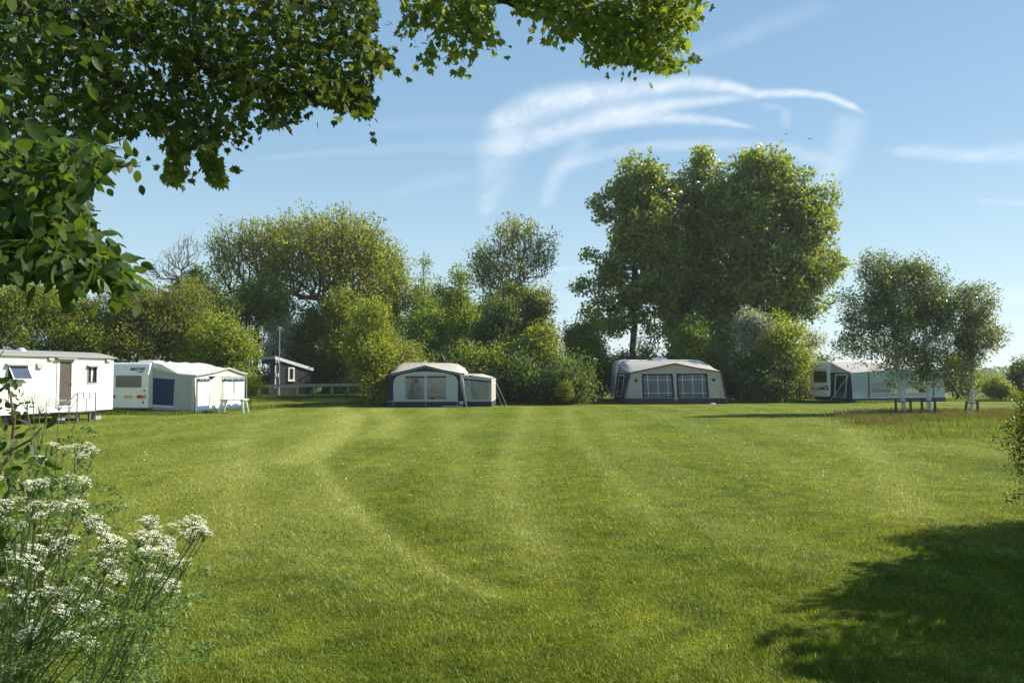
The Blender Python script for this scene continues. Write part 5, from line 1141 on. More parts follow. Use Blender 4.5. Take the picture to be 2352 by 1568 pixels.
aw2 = thing('awning', (qb(1100, 0)[0], YC + 1.2, 0), 'beige awning with two white barred windows and charcoal trim', 'awning')
te = [qb(478, 350), qb(820, 280), qb(1172, 205), qb(1500, 275), qb(1888, 338)]
bL = qb(385, 750); bR = qb(1960, 742); zs = .33
w1 = [qb(668, 748), qb(1168, 745), qb(1140, 368), qb(652, 372)]; w2 = [qb(1215, 745), qb(1710, 738), qb(1682, 362), qb(1197, 368)]
zs = bL[1]
fw_ = [(bL[0], zs), (bR[0], zs), te[4], te[3], te[2], te[1], te[0]]
fix = lambda w_: [(w_[0][0], zs + .012), (w_[1][0], zs + .012), w_[2], w_[3]]
w1, w2 = fix(w1), fix(w2)
MB().prism(FB, fw_, 0, -.012, [w1, w2]).build('front_wall', M['canvas_beige'], aw2)
def inset(w_, d, dz=None): dz = dz or d; return [(w_[0][0] + d, w_[0][1] + d * .3), (w_[1][0] - d, w_[1][1] + d * .3), (w_[2][0] - d, w_[2][1] - dz), (w_[3][0] + d, w_[3][1] - dz)]
for w_ in (w1, w2):
    i_ = inset(w_, .12, .10); c_ = .14
    hole = [i_[0], i_[1], (i_[2][0] + .003, i_[2][1] - c_), (i_[2][0] - c_, i_[2][1]), (i_[3][0] + c_, i_[3][1]), (i_[3][0] - .003, i_[3][1] - c_)]
    fo_ = MB().prism(FB, w_, .004, -.014, [hole]).build('window_frame', M['canvas_navy'], aw2)
    MB().prism(FB, hole, -.006, -.010).build('window_pane', M['pane'], fo_)
    gb2 = MB(); x0, x1 = i_[0][0], i_[1][0]; x3, x2 = i_[3][0], i_[2][0]; z0, z1 = i_[0][1], i_[2][1]
    def pt(q, t): return ((x0 + (x1 - x0) * q) * (1 - t) + (x3 + (x2 - x3) * q) * t, z0 + (z1 - z0) * t)
    for q in (.15, .51, .86): a_, b_ = pt(q, 0.01), pt(q, .99); gb2.prism(FB, [(a_[0] - .015, a_[1]), (a_[0] + .015, a_[1]), (b_[0] + .015, b_[1]), (b_[0] - .015, b_[1])], .006, -.004)
    for t_ in (.20, .78): a_, b_ = pt(0, t_), pt(1, t_); gb2.prism(FB, [(a_[0], a_[1] - .015), (b_[0], b_[1] - .015), (b_[0], b_[1] + .015), (a_[0], a_[1] + .015)], .009, -.003)
    gb2.build('glazing_bar', M['white_plastic'], fo_)
    P = []; n = 60; rr2 = random.Random(int(x0 * 10)); ph = [rr2.uniform(0, 1) for _ in range(n + 1)]
    for j in range(3): P.append([FB.p(x3 - .1 + (x2 - x3 + .3) * i / n, z1 + .05 - (z1 - z0) * j / 2, -.12 + .04 * math.sin(i * 1.15 + 2 * ph[i] * .4)) for i in range(n + 1)])
    MB().grid(P).build('curtain', M['curtain_blue'], aw2, smooth=True)
for cx, cy in ((563, 476), (1783, 466)):
    p_ = qb(cx, cy); rd = .125; MB().prism(FB, [(p_[0] + rd * math.cos(t_), p_[1] + rd * math.sin(t_)) for t_ in [2 * PI * i / 20 for i in range(20)]], .008, .001).build('round_vent', M['canvas_charcoal'], aw2)
# skirt with creases
P = []; n = 90; xs0, xs1 = bL[0] - .05, qb(1985, 0)[0]
for j, (z, o_) in enumerate(((zs, .004), (zs * .5, .03), (0, .05))): P.append([FB.p(xs0 + (xs1 - xs0) * i / n - (.12 if j == 0 and i == 0 else 0), z, o_ + (.02 * j) * math.sin(i * 1.1 + math.sin(i * .37) * 3) * (0.15 + .85 * (i > 40))) for i in range(n + 1)])
MB().grid(P).build('skirt', M['canvas_charcoal'], aw2)
pp = MB(); a_ = bL[0]; pp.prism(FB, [(a_, zs - .02), (bR[0], zs - .02), (bR[0], zs + .004), (a_, zs + .004)], .012, .0075); pp.build('hem_piping', M['canvas_beige'], aw2)
pp = MB(); s_ = qb(1180, 0); pp.prism(FB, [(qb(1172, 700)[0], 0), (qb(1212, 700)[0], 0), (qb(1196, 380)[0], te[2][1] - .6), (qb(1145, 380)[0], te[2][1] - .6)], .018, .010); pp.build('centre_strip', M['canvas_beige'], aw2)
pl = MB(); pl.tube([FB.p(te[4][0], te[4][1], .06), FB.p(qb(1985, 0)[0], 0, .1)], .03, 6); pl.tube([FB.p(te[0][0], te[0][1], .06), FB.p(bL[0] + .0, 0, .1)], .02, 6); pl.build('pole', M['canvas_charcoal'], aw2)
pk = MB(); pk.tube([FB.p(*qb(1880, 640, .8), .8), FB.p(qb(1890, 0, .8)[0], 0, .8)], .014, 5); pk.build('tent_peg', M['black'], aw2)
# draped cloth at right lower corner
P = []; a_ = qb(1712, 600); b_ = qb(1955, 742)
for j in range(7):
    q = j / 6; P.append([FB.p(a_[0] + (b_[0] - a_[0]) * i / 12, zs + (a_[1] - zs) * (1 - q) * max(.05, (1 - (i / 12) ** 1.5)) , .03 + .05 * q + .035 * math.sin(i * 1.6 + q * 3)) for i in range(13)])
MB().grid(P).build('loose_canvas', M['canvas_light'], aw2, smooth=True)
# left side wall: charcoal with a barred window
A3 = FB.p(te[0][0], te[0][1], -.006); B3 = FB.p(bL[0], 0, -.006); Cb = FB.px(*c6(268, 345), YD); Db = FB.px(*c6(215, 800), YD)
C3 = FB.p(Cb[0], Cb[1], YD); D3 = FB.p(Db[0], 0, YD); T3 = FB.p(Cb[0] + .1, zC - .3, YD)
def bil(q, t): return (D3 * (1 - q) + B3 * q) * (1 - t) + (C3 * (1 - q) + A3 * q) * t
nrm = ((B3 - D3).cross(C3 - D3)).normalized()
def qquad(mb, q0, q1_, t0, t1, o_): return mb.quad(*[bil(q, t) + nrm * o_ for q, t in ((q0, t0), (q1_, t0), (q1_, t1), (q0, t1))])
sw = MB(); W0, W1_, V0, V1 = .18, .62, .22, .92
for q0, q1_, t0, t1 in ((0, 1, 0, V0), (0, 1, V1, 1), (0, W0, V0, V1), (W1_, 1, V0, V1)): qquad(sw, q0, q1_, t0, t1, 0)
sw.build('side_wall', M['canvas_charcoal'], aw2); wall3('side_gable', [C3, A3, T3], M['canvas_grey'], aw2)
sg = qquad(MB(), W0, W1_, V0, V1, -.005).build('side_window', M['glass_dark'], aw2)
sb = MB(); e_ = .035
for q0, q1_, t0, t1 in ((W0, W0 + e_, V0, V1), (W1_ - e_, W1_, V0, V1), (W0 + e_, W1_ - e_, V0, V0 + .02), (W0 + e_, W1_ - e_, V1 - .035, V1), (W0 + e_, W1_ - e_, .38, .39), (W0 + e_, W1_ - e_, .72, .73)): qquad(sb, q0, q1_, t0, t1, .012)
sb.build('glazing_bar', M['white_plastic'], sg)
ss = MB()
for i in range(11): qquad(ss, i / 11, i / 11 + .05, .965, .995, .01)
ss.build('scallop_edge', M['canvas_cream'], aw2)
bkp = [(FB.px(*c6(cx, cy), YD)[0], FB.px(*c6(cx, cy), YD)[1], YD + .04) for cx, cy in ((300, 255), (318, 190), (380, 165), (800, 168), (1300, 172), (1500, 180), (1700, 222), (1745, 262))]
roofgrid(te, bkp, sag=.04, wr=.014, off=.12, fr=FB).build('canvas_roof', M['canvas_light'], aw2, smooth=True)
vl = MB(); vl.grid([[FB.p(x_, z_ + .02, .125) for x_, z_ in te], [FB.p(x_, z_ - .07, .14) for x_, z_ in te]]); vl.build('roof_edge', M['canvas_charcoal'], aw2)
rs_ = FB.p(te[4][0], te[4][1], 0); wall3('right_wall', [rs_, FB.p(xr2 - .9, zC - .6, YD), FB.p(xr2 - .6, 0, YD), FB.p(qb(1985, 0)[0], 0, 0)], M['canvas_charcoal'], aw2)
g_ = qb(1770, 845, .7); mb = MB(); P = [[(g_[0] + .2 * math.cos(t_) * k_, YC - .7 + .12 * math.sin(t_) * k_, z_) for t_ in [2 * PI * j / 10 for j in range(11)]] for k_, z_ in ((1, 0), (.9, .05), (.3, .08))]; tag(mb.grid(P).build('white_stone', M['white_paint'], loc=(g_[0], YC - .7, 0)), 'pale flat stone in the grass before the beige awning', 'stone')

# ------------------------------------------------------------------ modern caravan and pale blue awning
c7 = crop(3200, 1400, 3.618)
o7 = W(*c7(440, 600), 57.0); u7 = (.378, -.926)                     # viewer's right along the rear face
FQ = Fr((o7.x, 57.0), (.378 * 1, -.926 * 1))
# rear/side walls face n_s (towards upper left of plan); front wall faces n_f
ns = Vector((-.926, -.378, 0)); nf = Vector((.378, -.926, 0))
FR3 = Fr((o7.x, 57.0), (-(ns.y), ns.x)) if False else None
class F2(Fr):
    def __init__(s, o, u, n): s.o = o; s.u = u; s.n = n
FS3 = F2((o7.x, 57.0), (nf.x, nf.y), (ns.x, ns.y))                  # s>0 along nf: awning side wall; s<0: caravan rear
def qs(cx, cy, off=0): return FS3.px(*c7(cx, cy), off)
cr = thing('caravan', (o7.x - nf.x * 1.1 - ns.x * 2, 57 - nf.y * 1.1 - ns.y * 2, 0), 'modern white caravan with red tail lights left of the pale blue awning', 'caravan')
ztop7 = qs(300, 165)[1]; w7 = -qs(150, 500)[0]; zb7 = qs(300, 640)[1]
FRr = F2(FS3.p(-w7, 0)[:2], FS3.u, FS3.n)
def qr(cx, cy, off=0): a_ = FRr.px(*c7(cx, cy), off); return a_
caravan_body(FRr, w7, 6.2, zb7, ztop7 + .02, r=.2).build('body', M['caravan_pale'], cr)
a = qr(200, 466); b = qr(388, 300); w3 = MB().prism(FRr, rr(a[0] - .05, a[1] - .06, b[0] + .05, b[1] + .05, .12), .014, .001, [rr(a[0], a[1], b[0], b[1], .1)]).build('rear_window', M['caravan_pale'], cr)
MB().prism(FRr, rr(a[0] + .002, a[1] + .002, b[0] - .002, b[1] - .002, .1), .010, .001).build('pane', M['glass_dark'], w3)
z = qr(300, 284)[1]; MB().prism(FRr, [(.25, z), (w7 - .15, z), (w7 - .15, z + .035), (.25, z + .035)], .02, .001).build('brake_light', M['black'], cr)
for xa, xb in ((152, 200), (290, 412)):
    a = qr(xa, 572); b = qr(xb, 536); MB().prism(FRr, rr(max(a[0], .03), a[1], b[0], b[1], .05), .03, .001).build('tail_light', M['red'], cr)
    q = (a[0] + b[0]) / 2 + (.1 if xa > 200 else -.05); MB().prism(FRr, rr(q, a[1] + .04, q + .16, b[1] - .04, .02), .034, .0305).build('lamp_lens', M['white_plastic'], cr)
a = qr(220, 578); b = qr(284, 545); MB().prism(FRr, rr(a[0], a[1], b[0], b[1], .01), .02, .001).build('number_plate', M['plate_yellow'], cr)
a = qr(215, 245); b = qr(262, 225); MB().prism(FRr, rr(a[0], a[1], b[0], b[1], .01), -.002, -.04).build('badge', M['trim_grey'], cr)
a = qr(345, 525); b = qr(392, 505); MB().prism(FRr, [(a[0], a[1] + .02), (b[0], a[1]), (b[0], b[1]), (b[0] - .08, b[1])], .04, .001).build('grab_handle', M['black'], cr)
a = qr(180, 640); b = qr(410, 672); zz = qr(300, 600)[1]
MB().prism(FRr, [(.12, zb7 - .02), (.25, zz), (w7 - .4, zz), (w7 - .02, zb7 - .10), (w7 - .3, zb7 - .16), (.3, zb7 - .14)], .06, -.08).build('bumper', M['caravan_pale'], cr)
MB().prism(FRr, [(.2, .12), (w7 - .25, .12), (w7 - .25, zb7 - .01), (.2, zb7 - .01)], -.3, -5.5).build('chassis', M['black'], cr)
a9 = thing('awning', (o7.x + 3, 58, 0), 'pale blue awning with navy trim half hidden behind the birches', 'awning')
dS = qs(800, 400)[0]; fo_ = qs(760, 700)[0]
front_o = FS3.p(fo_, 0)[:2]; FT = F2(front_o, (-ns.x, -ns.y), (nf.x, nf.y))
def qf(cx, cy, off=0): return FT.px(*c7(cx, cy), off)
zS0 = qs(600, 320)[1]; zEv = qs(800, 330)[1]; zsk = qs(600, 695)[1]
w_s = [qs(492, 680), qs(662, 690), qs(690, 345), qs(508, 345)]
MB().prism(FS3, [(0.02, zsk), (fo_, zsk), (fo_ - .12, zEv), (.02, zS0)], 0, -.012, [w_s]).build('side_wall', M['canvas_navy'], a9)
MB().prism(FS3, [(0.02, 0), (fo_ + .05, 0), (fo_, zsk), (.02, zsk)], .01, 0).build('side_skirt', M['canvas_navy'], a9)
swn = MB().prism(FS3, w_s, -.002, -.006).build('side_window', M['glass_dark'], a9)
sf = MB(); ip = lambda q, t: tuple(np.array(w_s[0]) * (1 - q) * (1 - t) + np.array(w_s[1]) * q * (1 - t) + np.array(w_s[2]) * q * t + np.array(w_s[3]) * (1 - q) * t)
for q0, q1_, t0, t1 in ((0, .10, 0, 1), (.9, 1, 0, 1), (.1, .9, 0, .03), (.1, .9, .94, 1), (.1, .9, .1, .12), (.1, .9, .2, .215)): sf.prism(FS3, [ip(q0, t0), ip(q1_, t0), ip(q1_, t1), ip(q0, t1)], .008, .001)
sf.build('window_trim', M['canvas_pale'], swn)
wall3('side_gable', [FS3.p(.02, zS0 + .004, .004), FS3.p(fo_ - .12, zEv + .004, .004), FS3.p(.08, ztop7 - .08, .004)], M['canvas_grey'], a9)
xE = qf(2100, 690)[0]; zkf = zsk
pk_ = (xE * .5, zEv + .30)
fwl = [(0, zkf), (xE, zkf), (xE - .12, zEv), pk_, (-.0, zEv)]
fz = lambda q: xE * q
wA = [(fz(.20), .72), (fz(.47), .72), (fz(.47), 1.5), (fz(.20), 1.5)]; wB = [(fz(.56), .72), (fz(.83), .72), (fz(.83), 1.5), (fz(.56), 1.5)]
MB().prism(FT, fwl, 0, -.012, [wA, wB]).build('front_wall', M['canvas_sky'], a9)
for w_ in (wA, wB):
    p_ = MB().prism(FT, w_, -.003, -.008).build('window_pane', M['pane'], a9)
    MB().prism(FT, [(w_[0][0] - .06, w_[0][1] - .06), (w_[1][0] + .06, w_[0][1] - .06), (w_[1][0] + .06, w_[2][1] + .06), (w_[0][0] - .06, w_[2][1] + .06)], .008, .001, [w_]).build('window_trim', M['canvas_pale'], p_)
    P = [[FT.p(w_[0][0] + (w_[1][0] - w_[0][0]) * i / 40, z_ + (.18 * abs(math.sin(i * .157)) if k_ else 0), -.1 + .02 * math.sin(i * 1.4)) for i in range(41)] for k_, z_ in ((0, w_[2][1]), (1, w_[0][1] + .2))]
    MB().grid(P).build('curtain', M['white_cloth'], a9, smooth=True)
st_ = MB()
for q in (.17, .515, .87): st_.prism(FT, [(fz(q) - .05, zkf), (fz(q) + .07, zkf), (fz(q) + .05, zEv + .05), (fz(q) - .05, zEv + .05)], .012, .001)
st_.build('navy_strip', M['canvas_navy'], a9)
MB().prism(FT, [(-.05, 0), (xE + .08, 0), (xE, zkf), (0, zkf)], .02, .003).build('skirt', M['canvas_navy'], a9)
MB().prism(FT, [(0, zkf + .0), (xE, zkf), (xE, zkf + .03), (0, zkf + .03)], .016, .0005).build('hem_piping', M['canvas_pale'], a9)
P = []
for i in range(25):
    q = i / 24; s_ = xE * q; ze = np.interp(q, [0, .5, 1], [zEv, zEv + .3, zEv]) + .02
    A = FT.p(s_, ze, .08); Bq = FT.p(s_ * .95, ztop7 - .03 - (.35 * max(0, q - .9) * 10), -fo_ + .05)
    P.append([A.lerp(Bq, j / 8) + Vector((0, 0, -.06 * math.sin(PI * j / 8) + .02 * math.sin(i * 2.2 + j) * math.sin(PI * j / 8))) for j in range(9)])
MB().grid(P).build('canvas_roof', M['canvas_light'], a9, smooth=True)
wall3('right_wall', [FT.p(xE, 0, 0), FT.p(xE - .12, zEv, 0), FT.p(xE - .3, ztop7 - .3, -fo_), FT.p(xE - .3, 0, -fo_)], M['canvas_navy'], a9)
gl = MB(); guy(gl, FS3.p(fo_ - .1, zEv, .02), FS3.p(.6, .1, .7), .012); guy(gl, FT.p(xE, zEv, .1), FT.p(xE + 1.6, .02, .4), .012); gl.build('guy_line', M['white_plastic'], a9)
# two birds far up in the sky
for i, (vx, vy, fl_) in enumerate(((1806, 308, .9), (1860, 319, 1.15))):
    p = W(vx, vy, 85); mb = MB(); s_ = .19 * fl_
    th = [(-1, 0, .18), (-.8, 0, .1), (-.4, 0, .0)]
    rows = []
    for q in range(9):
        t_ = -1 + q / 4; e = abs(t_); zz_ = .25 * e if i == 0 else -.05 * e; cd = .3 * (1 - e ** 1.5) + .05
        rows.append([p + Vector((t_ * s_ * 1.3, -cd * s_ * .2, (zz_ + cd * .4) * s_ )), p + Vector((t_ * s_ * 1.3, cd * s_, (zz_ - cd * .4) * s_))])
    bt_ = thing('bird', tuple(p), ('left of the two small dark birds, wings raised above the poplars', 'right of the two small dark birds, wings spread flat above the poplars')[i], 'bird', 'birds in the sky')
    mb.grid(rows).build('wing', M['black'], bt_)
    MB().tube([p + Vector((-.28 * s_ * 1.6, 0, -.02)), p + Vector((-.1 * s_, 0, 0)), p + Vector((.22 * s_, 0, -.01)), p + Vector((.55 * s_, 0, .0))], .03, 6, .045).build('body', M['black'], bt_)
#@@ENDOBJ
#@@FOREGROUND
# ------------------------------------------------------------------ foreground: overhanging crown at the upper left
def inpoly(x, y, P):
    ins = np.zeros(len(x), bool); n = len(P)
    for i in range(n):
        x1, y1 = P[i]; x2, y2 = P[(i + 1) % n]
        c = ((y1 > y) != (y2 > y)) & (x < (x2 - x1) * (y - y1) / (y2 - y1 + 1e-9) + x1); ins ^= c
    return ins
MAPLE = [(0, 0), (.16, .04), (.42, -.06), (.33, .14), (.56, .30), (.36, .40), (.44, .62), (.20, .56), (.12, .72), (0, 1.0), (-.12, .72), (-.20, .56), (-.44, .62), (-.36, .40), (-.56, .30), (-.33, .14), (-.42, -.06), (-.16, .04)]
OVAL = [(0, 0), (.16, .10), (.27, .28), (.31, .5), (.25, .72), (.12, .9), (0, 1.04), (-.12, .9), (-.25, .72), (-.31, .5), (-.27, .28), (-.16, .10)]
def shaped_leaves(c, axis, nrm, s, tmpl, r, fold=.25):
    """leaves as fans round a mid point, folded along the midrib and drooping at the tip"""
    T = np.array(tmpl, float); k = len(T); n = len(c)
    axis = axis / np.linalg.norm(axis, axis=1)[:, None]; nrm = nrm - (nrm * axis).sum(1)[:, None] * axis; nrm /= np.linalg.norm(nrm, axis=1)[:, None] + 1e-9
    b = np.cross(nrm, axis); s = s[:, None, None]
    pts = np.concatenate([[[0, .42]], T])
    V = c[:, None] + s * (axis[:, None] * pts[None, :, 1:2] + b[:, None] * pts[None, :, 0:1] + nrm[:, None] * (np.abs(pts[None, :, 0:1]) * fold * r.uniform(-.3, 1.2, n)[:, None, None] - .25 * pts[None, :, 1:2] ** 2 * r.uniform(0, 1, n)[:, None, None]))
    f = np.array([(0, 1 + i, 1 + (i + 1) % k) for i in range(k)]); F = (np.arange(n)[:, None, None] * (k + 1) + f[None]).reshape(-1, 3)
    return V.reshape(-1, 3), F, k + 1
def canopy(th, poly, n_cl, D0, D1, leaf, tmpl, mat, limbs, per, rad, seed, bark='bark_dark', r_tip=.003, gap=.0, extra=None, rtw=None):
    r = np.random.default_rng(seed); P = np.array(poly); x = r.uniform(P[:, 0].min(), P[:, 0].max(), n_cl * 6); y = r.uniform(P[:, 1].min(), P[:, 1].max(), n_cl * 6)
    k = inpoly(x, y, poly); k &= (np.sin(x * .021 + seed) * np.sin(y * .027 + x * .008) + r.normal(0, .35, len(x)) > gap)
    x, y = x[k][:n_cl], y[k][:n_cl]; D = r.uniform(D0, D1, len(x))
    T = np.array([tuple(W(a, b, d)) for a, b, d in zip(x, y, D)])
    n_plain = len(T)
    if extra is not None: T = np.concatenate([T, extra])
    nodes = []; par = []; rads = []
    segs0 = []
    for L in limbs:
        pr = -1; pts = [Vector(p) for p in L[0]]
        for i in range(len(pts)):
            m = 1 if i == 0 else max(1, int((pts[i] - pts[i - 1]).length / .12))
            for j in range(m):
                q = (j + 1) / m; p = pts[i] if i == 0 else pts[i - 1].lerp(pts[i], q)
                t = (i - 1 + q) / (len(pts) - 1) if i else 0
                nodes.append(tuple(p + Vector(r.normal(0, .006, 3)))); par.append(pr); rads.append(L[1] * (1 - t) + L[2] * t); pr = len(nodes) - 1
    N = np.zeros((len(nodes) + len(T) * 4, 3)); N[:len(nodes)] = nodes; cnt = len(nodes); Rr = list(rads)
    od = np.array([np.min(np.linalg.norm(N[:cnt] - t, axis=1)) for t in T]); dirs = np.zeros((len(T), 3))
    for ti in np.argsort(od):
        tp = T[ti]; d = np.linalg.norm(N[:cnt] - tp, axis=1) + (N[:cnt, 2] < tp[2]) * .05; j = int(np.argmin(d)); s = N[j].copy(); pr = j; L = d[j]; m = 3
        side = r.normal(0, .12, 3) * L
        for i in range(1, m + 1):
            q = i / m; N[cnt] = s * (1 - q) + tp * q + (side + np.array([0, 0, .12 * L])) * q * (1 - q) * 2; par.append(pr); Rr.append(min(Rr[pr] * .75, max(r_tip, Rr[pr] * .6))); pr = cnt; cnt += 1
        dirs[ti] = tp - s
    par = np.array(par); Rr = np.array(Rr); k = np.where(par >= 0)[0]
    V, F = seg_tubes(N[par[k]], N[k], np.minimum(Rr[par[k]], Rr[k] * 1.3), Rr[k], 6)
    npmesh('branch', V, F, M[bark], th, smooth=True)
    cnts = np.maximum(3, (per * r.uniform(.5, 1.5, len(T))).astype(int)); idx = np.repeat(np.arange(len(T)), cnts); n = len(idx)
    g = r.normal(0, 1, (n, 3)); g /= np.maximum(1, np.linalg.norm(g, axis=1) / 1.7)[:, None]
    c = T[idx] + g * rad
    fy = cp * c[:, 1] + sp_ * (c[:, 2] - CH); px_ = 1176 + FPX * c[:, 0] / fy; py_ = 784 - FPX * (cp * (c[:, 2] - CH) - sp_ * c[:, 1]) / fy
    inside = inpoly(px_, py_ + 8, poly) | (r.uniform(0, 1, n) < .10) | (idx >= n_plain)
    c, g, idx = c[inside], g[inside], idx[inside]; n = len(idx)
    ax = g * .5 + dirs[idx] / (np.linalg.norm(dirs[idx], axis=1)[:, None] + .01) * .5 + r.normal(0, .5, (n, 3)); ax[:, 2] -= .55
    nr = r.normal(0, .75, (n, 3)); nr[:, 2] += .9
    V, F, kk = shaped_leaves(c, ax, nr, leaf * r.uniform(.6, 1.25, n), tmpl, r)
    ob = npmesh('leaves', V, F, LM[mat], th, attrs={'v': np.repeat(np.clip(r.beta(1.6, 2.4, n), 0, 1), kk)})
    return ob
PA = [(-60, -60), (862, -60), (862, 20), (868, 60), (856, 100), (895, 132), (900, 160), (878, 150), (866, 195), (832, 190), (852, 275), (800, 258), (780, 240), (735, 250), (700, 245), (680, 285), (640, 305), (605, 300), (560, 325), (500, 340), (478, 352), (505, 430), (488, 418), (466, 372), (440, 350), (418, 425), (385, 415), (380, 392), (402, 355), (372, 308), (325, 298), (300, 325), (200, 330), (-60, 330)]
PM = [(890, -60), (1150, -60), (1128, 55), (1165, 125), (1110, 105), (1060, 182), (1035, 175), (1012, 145), (960, 165), (940, 152), (965, 128), (990, 105), (1000, 62), (965, 72), (932, 98), (910, 88), (928, 40)]
PR = [(1150, -60), (1600, -60), (1620, 45), (1598, 75), (1580, 108), (1606, 138), (1588, 156), (1530, 178), (1470, 160), (1400, 146), (1380, 155), (1325, 150), (1345, 108), (1332, 80), (1300, 105), (1262, 106), (1276, 72), (1240, 48), (1180, 36)]
WP = lambda pts: [tuple(W(a, b, d)) for a, b, d in pts]
TR = (-5.6, 5.2, 0)
mp_t = thing('maple_tree', TR, 'large overhanging maple whose leafy boughs fill the upper left of the picture', 'tree')
HUB = (-5.0, 5.6, 5.9)
mb = MB(); mb.tube([TR, (-5.55, 5.25, 1.2), (-5.4, 5.35, 2.8), (-5.25, 5.5, 4.4), HUB], .30, 12, .19); mb.tube([HUB, (-5.2, 5.7, 7.5), (-4.9, 6, 9.5)], .17, 9, .05); mb.build('trunk', M['bark_dark'], mp_t, smooth=True)
rx = np.random.default_rng(9)
ex = sample_crown([((-4.5, 6.0, 7.2), (3.6, 2.2, 1.6)), ((-1.5, 7.0, 6.4), (2.4, 1.2, .7))], 190, rx)
limbsA = [([HUB] + WP([(25, 8, 6.6), (180, 128, 7.0), (307, 218, 7.2), (423, 282, 7.3), (513, 318, 7.4)]), .085, .02),
          ([HUB] + WP([(72, 5, 6.8), (231, 64, 7.2), (385, 110, 7.5), (520, 120, 7.7), (574, 138, 7.8), (684, 154, 7.9), (760, 180, 8.0)]), .07, .015),
          (WP([(385, 110, 7.5), (500, 170, 7.3), (625, 205, 7.2), (690, 218, 7.2), (740, 226, 7.2), (800, 232, 7.2)]), .04, .012),
          (WP([(307, 218, 7.2), (380, 300, 7.1), (402, 380, 7.0)]), .015, .005), (WP([(423, 282, 7.3), (470, 330, 7.2), (492, 400, 7.2)]), .015, .005),
          ([HUB] + WP([(300, -60, 7.2), (560, -30, 7.6), (760, 20, 8.0), (840, 60, 8.0)]), .06, .012)]
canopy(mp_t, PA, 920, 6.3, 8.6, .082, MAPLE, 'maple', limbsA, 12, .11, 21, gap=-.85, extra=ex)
limbsR = [([HUB] + WP([(560, -110, 7.8), (900, -50, 8.0), (1060, -8, 8.1), (1150, -2, 8.1), (1270, 18, 8.2), (1360, 38, 8.2), (1450, 62, 8.2), (1530, 70, 8.2)]), .09, .013),
          (WP([(1060, -8, 8.1), (1090, 40, 8.0), (1050, 120, 7.9)]), .02, .006), (WP([(1080, -10, 8.1), (1098, 22, 8.1), (1090, 55, 8.1)]), .02, .005),
          (WP([(1360, 38, 8.2), (1420, 90, 8.1), (1480, 130, 8.1)]), .015, .006), (WP([(1150, -2, 8.1), (1200, 24, 8.1), (1270, 44, 8.1), (1340, 110, 8.0)]), .02, .006), (WP([(1270, 18, 8.2), (1400, -10, 8.3), (1580, 30, 8.3)]), .02, .006)]
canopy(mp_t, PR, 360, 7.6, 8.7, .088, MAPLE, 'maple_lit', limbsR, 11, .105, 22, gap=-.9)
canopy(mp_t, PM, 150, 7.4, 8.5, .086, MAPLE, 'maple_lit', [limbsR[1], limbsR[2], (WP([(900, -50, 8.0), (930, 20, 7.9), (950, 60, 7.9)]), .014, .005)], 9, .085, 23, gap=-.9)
for i_, (pl_, n_) in enumerate((([(372, 300), (420, 300), (432, 350), (425, 420), (400, 432), (372, 415), (385, 360)], 40), ([(450, 320), (500, 320), (512, 435), (490, 432), (465, 380)], 40), ([(780, 200), (850, 200), (858, 278), (800, 262), (740, 250)], 60), ([(850, 110), (905, 130), (900, 165), (860, 160)], 16))):
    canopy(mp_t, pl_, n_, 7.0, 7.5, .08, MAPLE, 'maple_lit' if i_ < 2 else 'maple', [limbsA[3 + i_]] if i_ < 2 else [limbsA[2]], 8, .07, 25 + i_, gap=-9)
# nearer elm-like tree with large oval leaves
PL = [(-80, 330), (250, 330), (268, 345), (250, 400), (205, 440), (188, 470), (200, 520), (165, 520), (212, 560), (262, 588), (300, 605), (322, 655), (318, 672), (262, 650), (205, 655), (170, 680), (150, 640), (105, 632), (60, 612), (28, 640), (-80, 640)]
el = thing('elm_tree', (-4.1, 3.4, 0), 'nearer tree with large oval leaves hanging down at the left edge', 'tree')
h2 = (-3.4, 3.9, 3.3)
mb = MB(); mb.tube([(-4.1, 3.4, 0), (-4.05, 3.5, 1.5), (-3.8, 3.7, 2.7), h2], .12, 9, .07); mb.tube([h2, (-3.5, 4.2, 4.6), (-3.3, 4.4, 5.6)], .06, 7, .02); mb.build('trunk', M['bark_dark'], el, smooth=True)
limbsL = [([h2] + WP([(0, 430, 4.5), (90, 520, 4.5), (190, 590, 4.4), (280, 630, 4.4)]), .03, .005), ([h2] + WP([(20, 350, 4.7), (150, 370, 4.8), (250, 380, 4.9), (320, 380, 5.0)]), .025, .004),
          (WP([(90, 520, 4.5), (170, 478, 4.5), (232, 487, 4.5)]), .008, .003), (WP([(0, 430, 4.5), (20, 560, 4.4), (60, 610, 4.4), (160, 660, 4.3)]), .015, .004)]
canopy(el, PL, 300, 3.7, 5.3, .095, OVAL, 'lime', limbsL, 9, .10, 31, gap=-.6, extra=sample_crown([((-3.3, 4.4, 4.6), (1.0, .9, 1.2))], 90, rx))
canopy(el, [(0, 500), (160, 520), (262, 588), (322, 655), (310, 675), (200, 650), (60, 630), (0, 640)], 90, 4.1, 4.7, .105, OVAL, 'lime', limbsL[:1] + limbsL[3:4], 7, .09, 33, gap=-9)
canopy(el, [(40, 330), (290, 340), (330, 372), (325, 395), (250, 390), (130, 400), (40, 380)], 40, 4.4, 5.2, .07, OVAL, 'lime', limbsL[1:2], 6, .09, 32, gap=-.9)

